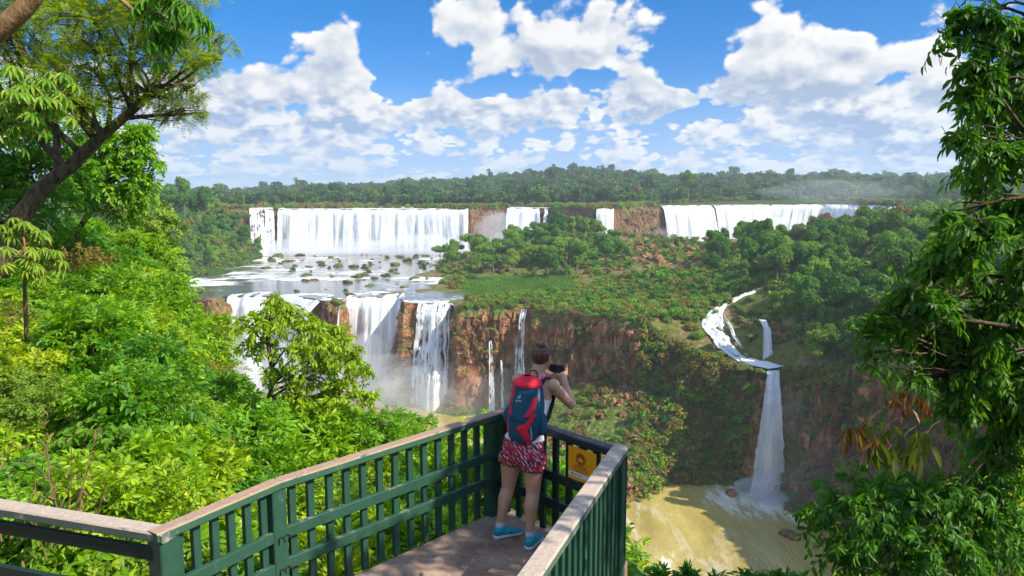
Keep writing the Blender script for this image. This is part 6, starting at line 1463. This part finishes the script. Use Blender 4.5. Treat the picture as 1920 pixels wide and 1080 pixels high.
mbp = MB(); mbp.put(*[x if i else x-bo for i, x in enumerate(limb([pk(-1.9, .40, .02), pk(-1.9, .52, .02), pk(-1.9, .56, .02)], [.030, .030, .014], 14))]); mbp.build('bottle', plain('pale_teal_bottle', (.05, .30, .30), .3), bpk, True)
mbp = MB(); mbp.put(*[x if i else x-bo for i, x in enumerate(ball(pk(1.9, .30, .006), (.040, .045, .10), 12))]); mbp.build('side_pocket', teal, bpk, True)
def strap(pts, w_, th, mat, name):
    P = bez(pts, 24); v = []
    for i, q in enumerate(P):
        tn = P[min(i+1, len(P)-1)]-P[max(i-1, 0)]; s = BL; nn = np.cross(tn, s); nn /= np.linalg.norm(nn)+1e-9
        for a, c in ((-1, -1), (1, -1), (1, 1), (-1, 1)): v.append(q+s*a*w_/2+nn*c*th/2-bo)
    m_ = len(P); return add(name, mesh_np(name, np.array(v), [grid_faces(m_, 4, True), np.arange(4)[None, ::-1], (np.arange(4)+(m_-1)*4)[None]]), mat, bpk)
for sd_ in (1, -1):
    top = shc+LV*sd_*.092+UPV*.048-FV*.0
    strap([pk(3.2 if sd_ > 0 else -3.2, .86), shc+LV*sd_*.088+UPV*.010-FV*.095, top, shc+LV*sd_*.105+FV*.085-UPV*.01, chest+LV*sd_*.115+FV*.125, waist+LV*sd_*.135+FV*.085+UPV*.04, waist+LV*sd_*.14-FV*.04, pk(2.2*sd_, .12)], .052, .012, blk, 'shoulder_strap')
mbp = MB(); hx = pk(3.6, .93); mbp.put(*[x if i else x-bo for i, x in enumerate(tube(bez([hx-BL*.035, hx-BL*.03+UPV*.05, hx+UPV*.068, hx+BL*.03+UPV*.05, hx+BL*.035], 16), .006, 8))]); mbp.build('grab_loop', blk, bpk, True)
# small emblem and wordmark on the pack
lg = plain('white_print', (.72, .72, .74))
def on_pack(name, u0, t0, pts, mat=lg):
    c = pk(u0, t0, .009); r_ = pk(u0+.05, t0, .009)-c; r_ /= np.linalg.norm(r_); up_ = pk(u0, t0+.02, .009)-c; up_ /= np.linalg.norm(up_)
    v = [c+r_*x+up_*y-bo for x, y in pts]; me = bpy.data.meshes.new(name); me.from_pydata([tuple(q) for q in v], [], [list(range(len(v)))]); return add(name, me, mat, bpk), r_, up_, c
ringp = [( .010*math.cos(a), .008*math.sin(a)) for a in np.linspace(.3, 5.6, 12)]+[(.006*math.cos(a), .0045*math.sin(a)) for a in np.linspace(5.6, .3, 12)]
_, r_, up_, c = on_pack('emblem', -.15, .715, ringp)
on_pack('emblem', -.15, .715, [(.008, -.006), (.0115, -.006), (.0115, .019), (.004, .019), (.004, .0165), (.008, .0165)])
fc = bpy.data.curves.new('wordmark', 'FONT'); fc.body = 'deuter'; fc.size = .021; fc.align_x = 'CENTER'; fo = bpy.data.objects.new('wordmark', fc); COL.objects.link(fo)
mw = Matrix((tuple(r_), tuple(up_), tuple(np.cross(r_, up_)))).transposed().to_4x4(); mw.translation = Vector(c-up_*.034-bo+np.cross(r_, up_)*.002)
dg = bpy.context.evaluated_depsgraph_get(); wm_ = bpy.data.meshes.new_from_object(fo.evaluated_get(dg)); bpy.data.objects.remove(fo); wm_.transform(mw); wm_.materials.clear(); add('wordmark', wm_, lg, bpk)
# the phone
ph = empty('camera_phone', PHc); tag(ph, 'black camera phone held level in both hands of the person', 'phone')
v, f = box_between(PHc-LV*.072, PHc+LV*.072, .012, .070, .004); m1 = MB(); m1.put(v-PHc, f); m1.build('case', plain('black_plastic', (.012, .012, .014), .3), ph)
v, f = box_between(PHc-LV*.064-FV*.007, PHc+LV*.064-FV*.007, .002, .060, .0005); m1 = MB(); m1.put(v-PHc, f); m1.build('screen', plain('dark_glass', (.02, .025, .03), .1, .6), ph)
# ------------------------------------------------------------------ small things on and beside the deck
rl = np.random.RandomState(77); n = 110
dpoly = [(v.x, v.y) for v in dk]
x = rl.uniform(-3, 1, n*8); y = rl.uniform(2.5, 6.4, n*8); k = in_poly(x, y, dpoly); x, y = x[k][:n], y[k][:n]
near_edge = rl.rand(len(x)) < 1
P = np.stack([x, y, np.full(len(x), DZ+.006)], 1); a = rl.rand(len(x))*6.28; T = np.stack([np.cos(a), np.sin(a), a*0+.08], 1)
N_ = rl.normal(size=P.shape)*.2; N_[:, 2] = 1; Lf = rl.uniform(.02, .06, len(x)); v, q = leaves(P, T, N_, Lf, Lf*.45, fold=.1, droop=-.05)
tag(add('leaf_litter', mesh_np('leaf_litter', v, q), LM['brown']), 'small dry leaves fallen on the deck floor', 'leaves', kind='stuff')
b0 = np.array(D(95, 1010, 5.0)); e = empty('dry_plant', b0); tag(e, 'dry brown plant stalks among the green shrubs behind the lower left railing', 'plant'); mbd = MB()
for q in range(12):
    a = rl.normal(size=3)*np.array([.16, .12, 0]); top = a*1.6+np.array([rl.normal()*.12, rl.normal()*.08, rl.uniform(.35, .85)])
    vv, ff = tube(bez([a, (a+top)/2+rl.normal(size=3)*.03, top, top+np.array([rl.normal()*.12, rl.normal()*.05, -rl.uniform(.02, .12)])], 9), np.linspace(.006, .002, len(bez([a, a, top, top], 9))), 4, False); mbd.put(vv, ff)
dm_, b, p = new_mat('dry_stalk', .85, .2); b.put(p.inputs['Base Color'], b.ramp(b.noise(b.pos(), 8, 3, .6), [(.35, (.10, .055, .025)), (.65, (.26, .18, .09))]))
mbd.build('stalks', dm_, e)
Pd_ = rl.normal(size=(70, 3))*np.array([.22, .14, .2])+np.array([0, 0, .45]); Td = rl.normal(size=(70, 3)); Td[:, 2] -= 1; v, q = leaves(Pd_, Td, rl.normal(size=(70, 3)), .07, .022, droop=.3); add('dry_leaves', mesh_np('dry_leaves', v, q), LM['brown'], e)
